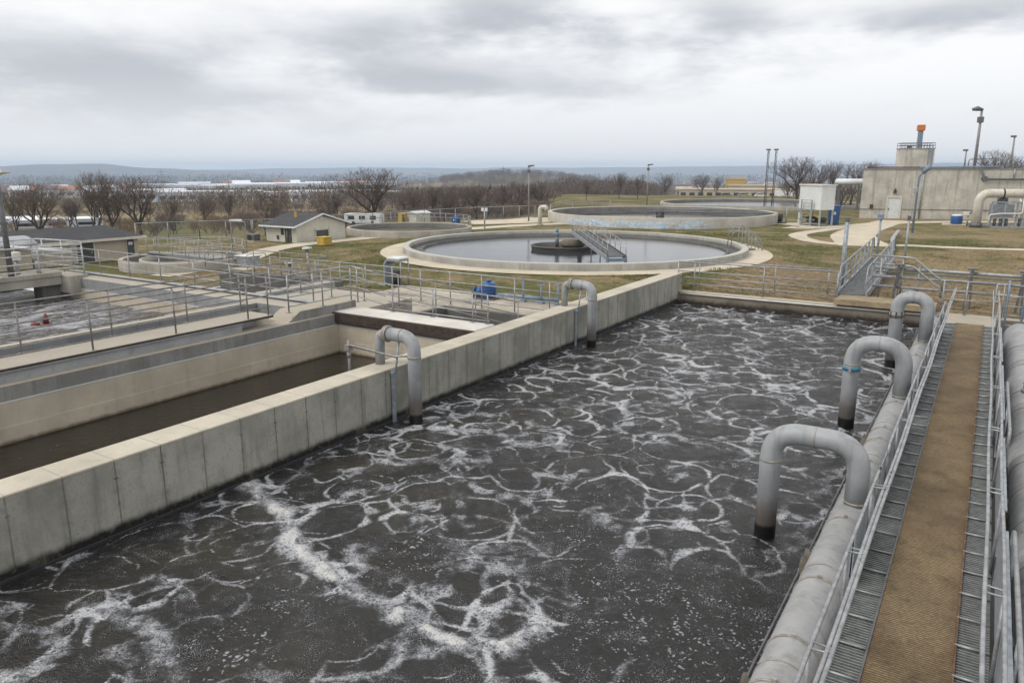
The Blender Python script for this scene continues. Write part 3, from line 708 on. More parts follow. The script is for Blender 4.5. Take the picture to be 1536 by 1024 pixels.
MB().box(-28.4,-15.4,14.36,14.55,1.165,1.20,.01).build('pipe_trough',M_beam,t)
t=thing('rear_channel_wall','blue grey concrete wall beside the rear water channel','wall',(-19,16.4,0))
MB().box(-19.2,-18.75,14.6,18.25,0.,1.05,.012).build('wall_body',M_blue_c,t)
MB().box(-25.,-18.75,18.25,18.65,0.,1.02,.012).build('wall_body',M_dkconc,t)
tag(MB().box(-18.75,-14.8,14.92,17.6,.0,.93,.012).build('service_deck',M_conc),'bare concrete service deck between the rear channel and the white slab','deck')
# left concrete bridge over the inlet tank
t=thing('inlet_bridge','stained concrete bridge over the foamy tank at the left edge','bridge',(-29,11,1))
MB().box(-29.9,-27.4,3.,13.6,.85,1.15,.012).build('deck',M_conc,t)
MB().box(-29.9,-26.9,13.6,14.3,.55,1.17,.012).build('corner_block',M_conc,t)
MB().box(-28.2,-27.6,13.0,13.6,-.5,.85).build('pier',M_dkconc,t); MB().box(-28.2,-27.6,8.,8.6,-.5,.85).build('pier',M_dkconc,t)
MB().box(-27.40,-27.34,3.,13.6,1.151,1.30,.008).build('curb',M_conc,t)

M_palerail=steel('pale_rail',(.46,.465,.46),rough=.5,metal=.25,rust=.08)
# ---------------------------------------------------------------- railings
def railing(name,label,pts,hs=(1.0,.67,.34),r=.019,posts=None,spacing=1.6,mat=None,pr_=None,cat='railing',group=None,flange=True,ends=True):
    mat=mat or M_galv; P=[Vector(p) for p in pts]; pr_=pr_ or r*1.15
    t=thing(name,label,cat,P[0],0,group)
    L=[0.]
    for a,b in zip(P[:-1],P[1:]): L.append(L[-1]+(b-a).length)
    def at(s):
        s=max(0,min(L[-1],s))
        for i in range(len(P)-1):
            if s<=L[i+1]+1e-9: return P[i].lerp(P[i+1],(s-L[i])/max(1e-9,L[i+1]-L[i]))
        return P[-1].copy()
    ps=posts if posts is not None else list(np.linspace(.0,L[-1],max(2,int(round(L[-1]/spacing))+1)))
    for s in ps:
        b=at(s); m=MB(); m.cyl(b,b+Vector((0,0,max(hs)+.0)),pr_,8)
        if flange: m.box(b.x-.055,b.x+.055,b.y-.055,b.y+.055,b.z,b.z+.014)
        m.build('post',mat,t)
    for h in hs:
        q=[p+Vector((0,0,h)) for p in P]
        # small joints and a slight sag make the line less than perfect
        m=MB(); m.tube(fillet(q,.12,4) if len(q)>2 else q,r*(1.1 if h==max(hs) else .95),8); m.build('rail',mat,t)
    return t
railing('deck_railing','four bar weathered railing on the near edge of the left walkway',[(-14.67,-2.5,1.3),(-14.67,12.05,1.3)],(1.03,.78,.5,.22),.017,posts=[.6,2.4,4.8,6.6,8.4,10.19,12.,13.9,14.5],mat=M_galv2)
railing('deck_railing','four bar weathered railing on the far edge of the left walkway',[(-15.56,-2.5,1.32),(-15.56,12.05,1.32)],(1.0,.74,.46,.18),.016,posts=[1.5,3.4,5.6,7.5,9.3,11.1,12.9,14.4],mat=M_galv2)
railing('curb_railing','railing bending from the walkway end round to the white slab',[(-14.62,12.6,1.28),(-14.62,14.84,1.28),(-13.4,14.84,1.1)],(.95,.68,.4,.16),.016,posts=[.0,1.15,2.2,2.45],mat=M_galv)
railing('slab_railing','railing along the back of the white slab beside the blue pump',[(-13.3,14.84,1.1),(-10.05,14.84,1.1)],(.72,.5,.27,.08),.016,posts=[.15,1.5,2.75,3.2],mat=M_galv)
railing('pump_yard_railing','long railing across the pump yard in front of the round clarifier',[(-23.4,19.4,.42),(-20.6,19.4,.46),(-13.7,19.4,.46),(-9.7,19.4,.42)],(1.07,.75,.45,.2),.017,spacing=1.25,mat=M_galv)
railing('pit_railing','three bar railing round the near side of the dark pump pit',[(-18.4,16.4,.93),(-14.9,16.4,.93),(-10.2,16.4,.46)],(.95,.62,.3),.016,spacing=1.3,mat=M_galv2)
railing('inlet_railing','sloping railing along the back wall of the left foamy tank',[(-28.3,14.52,1.14),(-15.8,14.52,1.1)],(.88,.6,.32),.019,spacing=1.75,mat=M_galv)
railing('rear_channel_railing','railing beside the rear water channel behind the foamy tank',[(-26.,18.4,1.02),(-19.2,18.4,1.02),(-18.9,15.,1.05)],(.85,.55,.28),.017,spacing=1.4,mat=M_galv2)
railing('bridge_railing','bright four bar railing on the near side of the left concrete bridge',[(-27.5,3.,1.15),(-27.5,13.6,1.15),(-27.0,14.2,1.17)],(1.05,.78,.5,.25),.024,spacing=1.5,mat=M_palerail)
railing('bridge_railing','bright four bar railing on the far side of the left concrete bridge',[(-29.7,3.,1.15),(-29.7,14.,1.15),(-27.1,14.25,1.17)],(1.15,.85,.55,.25),.024,spacing=1.1,mat=M_palerail)
railing('end_railing','four bar railing on top of the end wall of the foaming tank',[(-9.52,26.55,.43),(-4.02,26.55,.43)],(1.06,.72,.5,.27),.022,posts=[0.,.62,3.1,5.5],mat=M_galv)
railing('bank_railing','thin railing behind the end wall at the foot of the mulched bank',[(-9.3,27.7,.45),(-4.3,27.7,.45)],(.98,.55),.018,posts=[.2,3.0,4.8],mat=M_galv)
# ---------------------------------------------------------------- right walkway
t=thing('walkway','long narrow walkway with brown ribbed matting and steel grating edges','walkway',(-.14,12,.45))
MB().box(-.475,.195,1.,24.85,.44,.462).build('mat',M_mat,t)
MB().box(-.495,-.476,1.,24.85,.40,.474).build('edge_strip',M_dark_steel,t)
MB().box(.196,.214,1.,24.85,.40,.476).build('edge_strip',M_rustedge,t)
for x0,x1 in((-.77,-.496),(.215,.475)):
    m=MB(); 
    for y in np.arange(1.,24.8,.046): m.box(x0,x1,y,y+.013,.415,.452)
    for k in range(5):
        x=x0+.012+(x1-x0-.024)*k/4; m.box(x-.003,x+.003,1.,24.8,.405,.432)
    m.build('grating',M_grat,t)
    for y in np.arange(1.2,24.7,.52):
        m=MB(); m.tube([(x0-.02,y,.468),(x1+.0,y,.468)],.013,8); m.build('rung',M_galv,t)
    m=MB(); m.box(x0-.012,x0-.001,1.,24.8,.36,.47); m.build('edge_strip',M_dark_steel,t)
MB().box(-.82,.5,24.86,26.28,.36,.44).build('landing',M_grey,t)

def twin_rail(label,xs,zs,side):
    t=thing('walkway_railing',label,'railing',(xs[0],1.,.45))
    for x,z in zip(xs,zs):
        # welded lengths, each with a very slight bow
        pts=[(x+.006*math.sin(y*1.3+x*9),y,z+.008*math.sin(y*.9+x*5)) for y in np.arange(1.,25.6,.6)]
        MB().tube(pts,.018,10).build('rail',M_galv,t)
    for y in np.arange(2.1,25.,2.35):
        
        if side>0: MB().cyl((xs[-1],y,.42),(xs[-1],y,zs[-1]),.017,8).build('post',M_galv,t)
        m=MB(); x0,x1=xs[0],xs[-1]
        m.tube(fillet([(x0,y,zs[0]+.012),(x1,y-.02,zs[1]+.012),(x1,y+.1,zs[1]+.012),(x0,y+.12,zs[0]+.012)],.03,3),.010,6); m.build('clamp',M_galv,t)
    return t
twin_rail('twin tube railing on the pipe side at the left of the brown walkway',(-.600,-.636),(1.36,1.355),-1)
twin_rail('twin tube railing on the right side of the brown walkway',(.335,.47),(1.38,1.38),1)
for k,(y0,y1) in enumerate(((2.5,9.35),(10.3,15.6),(16.2,23.))):
    t=thing('grab_rail',['outer tube rail beside the left header in front of the nearest bent pipe','outer tube rail beside the left header between the first and second bent pipes','outer tube rail beside the left header at the far bent pipe'][k],'handrail',(-.75,y0,.45))
    MB().tube(fillet([(-.75,y0,.5),(-.75,y0,1.34),(-.75,y1,1.34),(-.75,y1,.5)],.12,6),.018,10).build('rail',M_galv,t)
    for y in np.arange(y0+1.1,y1-.3,1.7): 
        m=MB(); m.tube(fillet([(-.75,y,1.35),(-.62,y-.02,1.37),(-.60,y+.05,1.37),(-.75,y+.09,1.35)],.03,3),.009,6); m.build('clamp',M_galv,t)
        MB().cyl((-.75,y,.5),(-.75,y,1.34),.015,8).build('post',M_galv,t)
# low third rail pieces at the right
for k,(y0,y1) in enumerate(((4.3,8.6),(12.,15.))):
    t=thing('grab_rail',('low tube grab rail beside the right pipe nearest the camera','low tube grab rail further along the right pipe')[k],'handrail',(.6,y0,.45))
    MB().tube(fillet([(.585,y0,.42),(.585,y0,1.25),(.585,y1,1.25),(.585,y1,.42)],.12,6),.022,10).build('rail',M_galv,t)
    MB().cyl((.585,(y0+y1)/2,.42),(.585,(y0+y1)/2,1.25),.018,8).build('post',M_galv,t)
for k,(y0,y1) in enumerate(((3.,5.2),(5.6,8.9),(9.6,12.4),(13.2,17.),(17.6,21.5))):
    o=MB().box(.50,.512,y0,y1,.55,1.02+.05*(k%2),.0).box(.49,.545,y0,y0+.04,.45,1.0).box(.49,.545,y1-.04,y1,.45,1.0).box(.50,.56,y0,y1,1.02+.05*(k%2),1.035+.05*(k%2)).build('kick_plate',M_plate)
    tag(o,['short grey steel plate beside the right pipe at the bottom corner','grey steel plate second from the bottom beside the right pipe','grey steel plate halfway along the right pipe','long grey steel plate right of the far walkway half','grey steel plate at the far end of the right pipe'][k],'plate','steel plates along the right pipe')
for k,(y0,y1) in enumerate(((8.,9.3),(10.2,13.8),(14.7,18.5),(19.2,23.))):
    o=MB().box(-.815,-.803,y0,y1,.52,1.05).box(-.83,-.79,y0,y0+.035,.45,1.05).box(-.83,-.79,y1-.035,y1,.45,1.05).build('kick_plate',M_plate)
    tag(o,['short grey plate between the left pipe and its railing near the closest bend','grey plate behind the nearest bent pipe','grey plate behind the bent pipe with the blue band','grey plate behind the farthest bent pipe'][k],'plate','steel plates along the left pipe')

# ---------------------------------------------------------------- header pipes
def header(label,x,z,r,y0,y1,mat,bands,saddles,sx):
    t=thing('header_pipe',label,'pipe',(x,y0,z))
    MB().tube([(x,y0,z),(x,y1-.25,z),(x,y1-.08,z),(x,y1,z)],[r,r,r*.93,r*.6],28).build('pipe',mat,t)
    for y in bands:
        m=MB(); m.lathe([(r+.001,-.013),(r+.012,-.013),(r+.012,.013),(r+.001,.013)],(0,0,0),28)
        m.box(-.02,.02,r+.002,r+.035,-.012,.012)
        m.bm.transform(Matrix.Translation((x,y,z))@Matrix.Rotation(R(-90),4,'X')@Matrix.Rotation(R(180),4,'Z'))
        m.build('clamp_band',M_band,t)
    for y in [b+.31 for b in bands[::2]]:
        m=MB(); m.lathe([(r+.001,-.008),(r+.006,-.008),(r+.006,.008),(r+.001,.008)],(0,0,0),28)
        m.bm.transform(Matrix.Translation((x,y,z))@Matrix.Rotation(R(-90),4,'X')); m.build('weld_seam',M_band,t)
    for y in saddles:
        m=MB(); rr=r+.07
        pts=[]
        for a in np.linspace(R(100),R(260),12): pts.append((x+sx*-math.cos(a)*-1*rr if False else x+sx*rr*abs(math.cos(a)) , y, z+rr*math.sin(a)*.95))
        pts2=[(x+sx*r*1.0,y,z+r*.20)]+[(x+sx*rr*math.cos(b),y,z+rr*math.sin(b)) for b in np.linspace(R(18),R(-80),10)]+[(x+sx*.05,y,z-rr*1.0)]
        m.extr(pts2,(0,.05,0)); m.extr([(p[0],p[1]+.22,p[2]) for p in pts2],(0,.05,0)); m.box(min(x+sx*.05,x+sx*.3),max(x+sx*.05,x+sx*.3),y,y+.27,-.4,z-r*.98)
        m.build('saddle',M_saddle,t)
    return t
header('big grey header pipe along the left side of the brown walkway',-1.035,.50,.235,-.5,24.2,M_header,[3.9,4.6,5.62,6.33,7.5,9.1,11.2,12.3,12.9,14.5,16.3,17.0,18.6,20.0,21.2,22.6],[5.55,8.1,12.6,17.4,21.0],-1)
header('big grey header pipe along the right side of the brown walkway',1.02,.50,.36,-.5,23.6,M_header,[4.5,6.2,8.3,8.9,9.8,11.2,12.2,13.6,15.0,16.2,18.4,20.4],[7.,13.,19.],1)
t=thing('conduit','thin grey conduit along the water side of the left header pipe','conduit',(-1.36,3,.3))
MB().tube([(-1.37,1.,.30),(-1.37,24.,.30)],.016,8).build('conduit',M_dark_steel,t)
for y in (5.9,8.4,11.,14.,17.5,21.): MB().box(-1.4,-1.24,y,y+.05,.27,.285).build('bracket',M_galv2,t)

def goose_right(label,y,xw,ztop,band=None,r=.135,xh=-1.0,rb=.36,zh=.66,flat=False):
    t=thing('gooseneck_pipe',label,'pipe',(xw,y,0),0,None)
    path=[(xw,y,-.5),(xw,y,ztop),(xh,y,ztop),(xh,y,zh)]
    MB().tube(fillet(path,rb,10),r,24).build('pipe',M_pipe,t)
    def ring(c,ax,name='flange',mat=M_band,w=.02,rr=r+.012):
        c=Vector(c); ax=Vector(ax); MB().tube([c-ax*w,c+ax*w],rr,24).build(name,mat,t)
    ring((xw,y,ztop-rb-.02),(0,0,1),'weld_seam',M_band,.010,r+.005)
    ring((xw+(xh-xw)*.5 if not flat else xw+.45,y,ztop),(1,0,0),'weld_seam',M_band,.008,r+.004)
    ring((xh,y,zh+.10),(0,0,1),'weld_seam',M_band,.012,r+.006)
    MB().tube([(xh,y,zh-.04),(xh,y,zh+.02),(xh,y,zh+.06)],[r+.05,r+.045,r],24).build('saddle_collar',M_header,t)
    if band=='blue':
        ring((xw,y,ztop-rb-.10),(0,0,1),'band',M_bandblue,.035,r+.014)
        m=MB(); m.box(xw-.025,xw+.025,y-r-.07,y-r,ztop-rb-.135,ztop-rb-.06); m.box(xw+r,xw+r+.05,y-.02,y+.02,ztop-rb-.16,ztop-rb-.05); m.build('clamp_bolt',M_galv,t)
    if band=='coupling':
        ring((xw,y,ztop-rb-.05),(0,0,1),'coupling',M_galv2,.06,r+.022)
        m=MB()
        for a in range(8): m.box(xw+(r+.02)*math.cos(a*PI/4)-.012,xw+(r+.02)*math.cos(a*PI/4)+.012,y+(r+.02)*math.sin(a*PI/4)-.012,y+(r+.02)*math.sin(a*PI/4)+.012,ztop-rb-.12,ztop-rb+.03)
        m.build('coupling_bolts',M_rust,t)
    return t
M_bandblue=simple('blue_band',(.03,.17,.27),.4,0,.3,6.)
goose_right('grey bent pipe nearest the camera dipping from the header into the foam',9.6,-2.06,1.50,r=.135,rb=.38)
goose_right('grey bent pipe with a blue clamp band dipping into the foam',14.9,-1.87,1.68,'blue',r=.145,rb=.42)
goose_right('grey bent pipe with a patched coupling at the far end of the header',20.3,-1.66,1.78,'coupling',r=.15,rb=.40)
def goose_out(label,y,x1,r=.18):
    t=thing('gooseneck_pipe',label,'pipe',(1.1,y,.8))
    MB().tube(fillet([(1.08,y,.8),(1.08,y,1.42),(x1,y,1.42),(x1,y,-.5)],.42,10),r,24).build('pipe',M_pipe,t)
    MB().tube([(1.08,y,.84),(1.08,y,.90)],r+.03,24).build('saddle_collar',M_header,t)
    MB().tube([(1.08,y,.99),(1.08,y,1.02)],r+.012,24).build('weld_seam',M_band,t)
goose_out('grey bent pipe rising from the right header at the lower right edge',9.4,2.3)
goose_out('grey bent pipe rising from the right header halfway up the right edge',14.6,2.3)
goose_out('grey bent pipe rising from the right header just behind another bent pipe',16.1,2.3,.2)

def goose_left(label,y,scale=1.,rod=True):
    t=thing('gooseneck_pipe',label,'pipe',(-9.2,y,1.07))
    xw=-8.95; r=.128
    MB().tube(fillet([(xw,y,-.5),(xw,y,1.70),(-9.58,y,1.70)],.36,10),r,24).build('pipe',M_pipe,t)
    MB().tube([(-9.56,y,1.70),(-9.60,y,1.70)],r+.035,20).tube([(-9.61,y,1.70),(-9.65,y,1.70)],r+.03,20).build('flange',M_band,t)
    MB().tube(fillet([(-9.65,y,1.70),(-9.80,y,1.66),(-9.82,y,1.06)],.12,6),.095,18).build('down_pipe',M_pipe,t)
    MB().tube([(xw,y,1.30),(xw,y,1.335)],r+.006,24).build('weld_seam',M_band,t)
    MB().tube([(-9.22,y,1.70),(-9.245,y,1.70)],r+.006,24).build('weld_seam',M_band,t)
    m=MB(); m.box(-9.375,-9.355,y-.20,y-.10,-.12,1.05); m.cyl((-9.3,y-.15,1.0),(-9.3,y-.02,1.6),.02,8); m.box(-9.40,-9.30,y-.21,y-.09,.98,1.02); m.build('support',M_plate,t)
    if rod:
        m=MB(); m.tube([(-10.6,y-.05,1.36),(-9.3,y-.16,1.32),(xw-.1,y-.1,1.34)],.018,8); m.tube([(-10.6,y-.02,1.33),(-9.3,y-.13,1.29)],.012,6); m.build('stay_rod',M_galv,t)
        m=MB(); m.box(-10.68,-10.56,y-.10,y+.02,1.25,1.36); m.cyl((-10.62,y-.04,.1),(-10.62,y-.04,1.45),.028,8); m.cyl((-10.62,y-.04,1.1),(-10.62,y-.04,1.2),.045,8); m.build('rod_clamp',M_galv2,t)
    return t
goose_left('near grey bent pipe leaning over the tall divider wall into the foam',10.65)
goose_left('far grey bent pipe over the divider wall in front of the clarifier',18.25,rod=False)
# ---------------------------------------------------------------- terrain
PROF=[(0,.4),(73,.4),(96,-1.0),(200,-4.6),(400,-9.),(800,-14.5),(1500,-23.),(3000,-43.),(12000,-70.)]
PROR=[(0,.4),(135,.4),(175,-1.5),(400,-9.),(800,-14.5),(1500,-23.),(3000,-43.),(12000,-70.)]
def prof(T,r):
    for (a,za),(b,zb) in zip(T[:-1],T[1:]):
        if r<=b:
            k=(r-a)/(b-a); return za+(zb-za)*k
    return T[-1][1]
R0=[(-200,50),(200,53.),(400,54.),(560,60.),(700,67.),(820,74.)]
def rstart(x,y):
    fy=-x*math.sin(YAW)+y*math.cos(YAW); u=x*math.cos(YAW)+y*math.sin(YAW)
    px=768+1149*u/fy if fy>1e-3 else (-200 if u<0 else 820)
    px=max(-200,min(820,px))
    for (a,va),(b,vb) in zip(R0[:-1],R0[1:]):
        if px<=b: return va+(vb-va)*(px-a)/(b-a)
    return 74.
C1=Vector((-18.5,35.2,0))
def gz(x,y):
    r=math.hypot(x,y); az=math.degrees(math.atan2(-x,y))
    k=min(1,max(0,(az-28)/4.)); k=k*k*(3-2*k)
    if y<0: k=1. if x<0 else 0.
    z=prof(PROF,r+(74.-rstart(x,y))*max(0.,1-max(0.,r-60)/400.))*k+prof(PROR,r)*(1-k)
    if r>76 and k>.5 or r>140: z+=.25*math.sin(x*.11)*math.sin(y*.09)*min(1,(r-70)/40)
    # wooded hill
    c=HILLC; d2=((x-c.x)/105.)**2+((y-c.y)/105.)**2
    if d2<6: z+=13.*math.exp(-d2*1.3)
    rc=math.hypot(x-C1.x,y-C1.y)          # the lawn is banked up round the near clarifier
    if rc<12.8: q_=min(1,(12.8-rc)/1.9); z+=.27*q_*q_*(3-2*q_)
    # small bank beyond the end wall
    if y>26.5 and y<34 and x>-9.6: z+=0.10*math.sin((y-26.5)/7.5*PI)
    return z
HILLC=col(775,720)
ax=sorted(set([round(v,3) for v in list(np.arange(-110,70,2.))+[-31.,-25.,-9.6,6.2]]))
ay=sorted(set([round(v,3) for v in list(np.arange(-20,140,2.))+[-1.7,14.3,19.5,26.55,-3.2]]))
def grow(a,lim,s):
    out=[];v=a;st=3.
    while abs(v)<lim: v+=s*st; st*=1.13; out.append(v)
    return out
gx=sorted(grow(ax[0],4500,-1)+ax+grow(ax[-1],4500,1)); gy=sorted(grow(ay[0],900,-1)+ay+grow(ay[-1],4500,1))
HOLES=[(-9.6,6.2,-1.7,26.55),(-31.,-9.6,-3.2,14.3),(-25.,-9.6,14.3,19.5)]
verts=[(x,y,gz(x,y)) for y in gy for x in gx]; faces=[]
nx=len(gx)
for j in range(len(gy)-1):
    for i in range(nx-1):
        cx=(gx[i]+gx[i+1])/2;cy=(gy[j]+gy[j+1])/2
        if any(a<cx<b and c<cy<d for a,b,c,d in HOLES): continue
        faces.append((j*nx+i,j*nx+i+1,(j+1)*nx+i+1,(j+1)*nx+i))
def ground_mat():
    t=NT('ground_grass'); X,Y,Z=t.sep()
    n1=t.noise(.16,6,.66); n2=t.noise(.7,7,.72); n3=t.noise(5.,6,.78); n4=t.noise(26,4,.75)
    green=t.mix(t.ss(n3,.3,.7),(.052,.060,.016),(.135,.132,.038))
    tan=t.mix(t.ss(n3,.3,.7),(.17,.125,.068),(.34,.26,.15))
    f=t.ss(t.m('ADD',t.m('MULTIPLY',n1,.65),t.m('MULTIPLY',n2,.5)),t.ss(X,-14.,-6.,.515,.47),t.ss(X,-14.,-6.,.695,.65))
    k=t.mix(f,green,tan)
    k=t.mix(t.m('MULTIPLY',t.ss(n4,.48,.66),.6),k,(.04,.036,.016))
    k=t.mix(t.m('MULTIPLY',t.ss(t.noise(14,4,.75,vec=t.v('ADD',t.pos,(9,4,2))),.54,.7),.5),k,(.38,.30,.17))
    # mulched bank beyond the end wall
    bx=t.ss(X,-9.4,-8.2); by=t.ss(t.m('ADD',Y,t.m('MULTIPLY',n2,1.5)),38.,35.)
    rows=t.m('SINE',t.m('ADD',t.m('ADD',t.m('MULTIPLY',Y,9.),t.m('MULTIPLY',X,3.)),t.m('MULTIPLY',n3,9.)))
    straw=t.mix(t.ss(t.m('ADD',t.m('MULTIPLY',rows,.05),n3),.3,.7),(.10,.07,.038),(.31,.235,.14))
    k=t.mix(t.m('MULTIPLY',t.m('MULTIPLY',bx,by),t.ss(n1,.25,.42,.75,1.)),k,straw)
    # dry meadow and scrub floor further off
    far=t.ss(t.m('ADD',Z,t.m('MULTIPLY',n2,.3)),.42,.12)
    nf=t.noise(.02,5,.6)
    fk=t.mix(t.ss(nf,.42,.6),(.11,.085,.05),(.27,.21,.11)); fk=t.mix(t.ss(t.noise(.011,4),.56,.66),fk,(.10,.12,.04))
    fk=t.mix(t.m('MULTIPLY',t.ss(n2,.4,.7),.4),fk,(.06,.045,.03))
    lf=t.ss(t.m('SUBTRACT',t.m('MULTIPLY',X,-1.),t.m('MULTIPLY',Y,.58)),-2,6)
    far2=t.ss(t.m('SQRT',t.m('ADD',t.m('MULTIPLY',X,X),t.m('MULTIPLY',Y,Y))),140,175)
    k=t.mix(t.m('MAXIMUM',t.m('MULTIPLY',far,lf),far2),k,fk)
    t.bump(t.m('ADD',t.m('MULTIPLY',n4,.8),n3),.6,.06)
    return t.fin(k,.95,0.,.15)
M_ground=ground_mat()
me=bpy.data.meshes.new('ground'); me.from_pydata(verts,[],faces); me.materials.append(M_ground)
me.polygons.foreach_set('use_smooth',np.ones(len(faces),bool)); me.update()
o=bpy.data.objects.new('ground',me); COL.objects.link(o); tag(o,kind='structure')
# pump yard paving (with the sunken pit) 
YARD=[(-18.75,-9.95,19.2,22.2),(-18.75,-14.8,17.6,19.2),(-10.6,-9.95,14.92,19.2),(-14.8,-10.6,14.92,16.8),(-25.,-18.75,18.66,19.52)]
m=MB()
for x0,x1,y0,y1 in YARD: m.poly([(x0,y0,.412),(x1,y0,.412),(x1,y1,.412),(x0,y1,.412)])
M_yard=concrete('yard_concrete',(.40,.355,.285),var=.3,streak=0,speck=.25)
tag(m.build('pavement',M_yard),kind='structure')
t=thing('pump_pit','dark sunken concrete pit beside the tall divider wall','pit',(-12.7,18,0))
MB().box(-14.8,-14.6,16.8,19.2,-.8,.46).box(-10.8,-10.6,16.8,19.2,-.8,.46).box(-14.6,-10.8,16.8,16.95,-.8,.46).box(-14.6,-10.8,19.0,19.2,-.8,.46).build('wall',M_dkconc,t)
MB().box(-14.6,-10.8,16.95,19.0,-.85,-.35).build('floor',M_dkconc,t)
# paths
PATHPTS=[]
def ribbon(pts,w,z=.42,n=10):
    P0=fillet(pts,6.,8); P=[]
    for a,b in zip(P0[:-1],P0[1:]):
        k_=max(1,int((b-a).length/.7)); P+=[a.lerp(b,i/k_) for i in range(k_)]
    P.append(P0[-1]); m=MB(); L=[];
    for i,p in enumerate(P):
        a=P[max(0,i-1)];b=P[min(len(P)-1,i+1)];d=(b-a);d.z=0;d.normalize();q=Vector((-d.y,d.x,0))
        ww=w if not isinstance(w,(list,tuple)) else w[0]+(w[1]-w[0])*i/(len(P)-1)
        PATHPTS.append((p.x,p.y,ww/2))
        j1,j2=random.uniform(-.05,.05),random.uniform(-.05,.05)
        L.append((m.bm.verts.new((p.x+q.x*(ww/2+j1),p.y+q.y*(ww/2+j1),z-.4+gz(p.x+q.x*ww/2,p.y+q.y*ww/2))),m.bm.verts.new((p.x-q.x*(ww/2+j2),p.y-q.y*(ww/2+j2),z-.4+gz(p.x-q.x*ww/2,p.y-q.y*ww/2)))))
    for a,b in zip(L[:-1],L[1:]): m._f([a[0],a[1],b[1],b[0]])
    return m
def path(pts,w,z): tag(ribbon([gp(x,y,.4) for x,y in pts],w,z).build('path',M_path),kind='structure')
path([(1570,376),(1450,373),(1350,368),(1290,369),(1225,364),(1196,356),(1197,351),(1230,346),(1262,342)],1.15,.424)
path([(1180,341),(1200,342),(1270,340),(1340,334),(1420,333),(1560,333)],2.2,.420)
path([(1340,331),(1318,338),(1288,347),(1276,356),(1300,370)],[2.2,3.0],.429)
path([(340,398),(372,388),(398,376),(440,368),(520,360),(620,350),(720,342),(820,336),(980,333),(1200,336)],[1.3,2.2],.424)
path([(240,415),(300,405),(372,388)],1.2,.428)
path([(700,334),(790,332),(830,327)],5.,.423)
C1=Vector((-18.5,35.2,0))
m=MB(); m.lathe([(8.85,.692),(10.05,.692)],C1,96,smooth=False); tag(m.build('path',M_path,norm=False),kind='structure')

# ---------------------------------------------------------------- clarifiers
def clar(name,label,c,Ro,th,zr,zg,zw,mat,wmat,n=120,launder=True,inner=None):
    t=thing(name,label,'tank',(c.x,c.y,zg))
    MB().lathe([(Ro,-.3),(Ro,zr-zg-.012),(Ro-.012,zr-zg),(Ro-th+.012,zr-zg),(Ro-th,zr-zg-.012),(Ro-th,-.3)],(c.x,c.y,zg),n).build('wall',mat,t)
    if launder:
        MB().lathe([(Ro-th-.62,zw-.4),(Ro-th-.62,zw+.10),(Ro-th-.70,zw+.10),(Ro-th-.70,zw-.4)],(c.x,c.y,0),n).build('weir_ring',M_dkconc,t)
        MB().lathe([(Ro-th,zw-.018),(Ro-th-.62,zw-.018)],(c.x,c.y,0),n,smooth=False).build('launder_floor',M_dkconc,t)
        MB().lathe([(Ro-th-.001,zw-.2),(Ro-th-.02,zw-.2),(Ro-th-.02,zw+.12),(Ro-th-.001,zw+.12)],(c.x,c.y,0),n).build('dark_band',M_dkconc,t)  # darker ring on the inner wall round water level
    if n==120 and (not launder or wmat is M_dark): MB().lathe([(Ro-th-.001,-.3),(Ro-th-.015,-.3),(Ro-th-.015,zr-.06),(Ro-th-.001,zr-.06)],(c.x,c.y,0),n).build('shade_lining',M_dkconc,t)  # inner walls lined dark to paint in the shade inside the tank
    if wmat: 
        o=MB().disc((c.x,c.y,zw),Ro-th-(.66 if launder else -.01),n).build('water_in_clarifier',wmat); tag(o,kind='structure')
    return t
clar('clarifier','nearest round concrete clarifier with still grey water and a sloping bridge',C1,8.9,.32,1.0,.38,.70,M_rim,M_clar)
def c2mat():
    t=NT('peeling_clarifier_wall'); X,Y,Z=t.sep()
    c=(.40,.37,.315)
    k=t.mix(t.ss(t.noise(.8,6,.6),.3,.7),mul(c,.8),mul(c,1.1))
    sv=t.xyz(t.m('MULTIPLY',X,3.),t.m('MULTIPLY',Y,3.),t.m('MULTIPLY',Z,.4))
    k=t.mix(t.m('MULTIPLY',t.ss(t.noise(1.,5,.6,vec=sv),.5,.75),.5),k,mul(c,.5))
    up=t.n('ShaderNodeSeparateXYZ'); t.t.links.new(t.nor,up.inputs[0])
    # flaking pale-blue paint, only on the outer wall towards the front
    sx=t.m('MULTIPLY',t.ss(X,-30.5,-28.),t.ss(X,-17.3,-18.6)); sy=t.m('MULTIPLY',sx,t.ss(Y,59.,57.6))
    zz=t.m('MULTIPLY',t.ss(Z,.34,.44),t.ss(t.m('ADD',Z,t.m('MULTIPLY',t.m('SUBTRACT',t.noise(.8,3),.5),.5)),1.02,.94))
    pn=t.noise(1.6,6,.75,vec=t.xyz(t.m('MULTIPLY',X,1.),t.m('MULTIPLY',Y,1.),t.m('MULTIPLY',Z,3.)))
    pa=t.m('MULTIPLY',t.m('MULTIPLY',sy,zz),t.ss(pn,.44,.50))
    bl=t.mix(t.ss(t.noise(5,4,.7),.35,.65),(.22,.36,.50),(.50,.58,.64))
    k=t.mix(pa,k,bl)
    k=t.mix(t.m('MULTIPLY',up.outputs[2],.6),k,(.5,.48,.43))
    return t.fin(k,.8,0,.3)
M_c2=c2mat()
C2=Vector((-24.67,63.34,0))
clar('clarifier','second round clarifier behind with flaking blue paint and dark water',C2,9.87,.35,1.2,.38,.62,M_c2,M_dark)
t=thing('scraper_bridge','low pale scraper arm with a thin handrail across the dark second clarifier','scraper',(C2.x,C2.y,.6))
MB().cyl((C2.x,C2.y,.3),(C2.x,C2.y,1.25),.35,16).build('centre_column',M_dkconc,t)
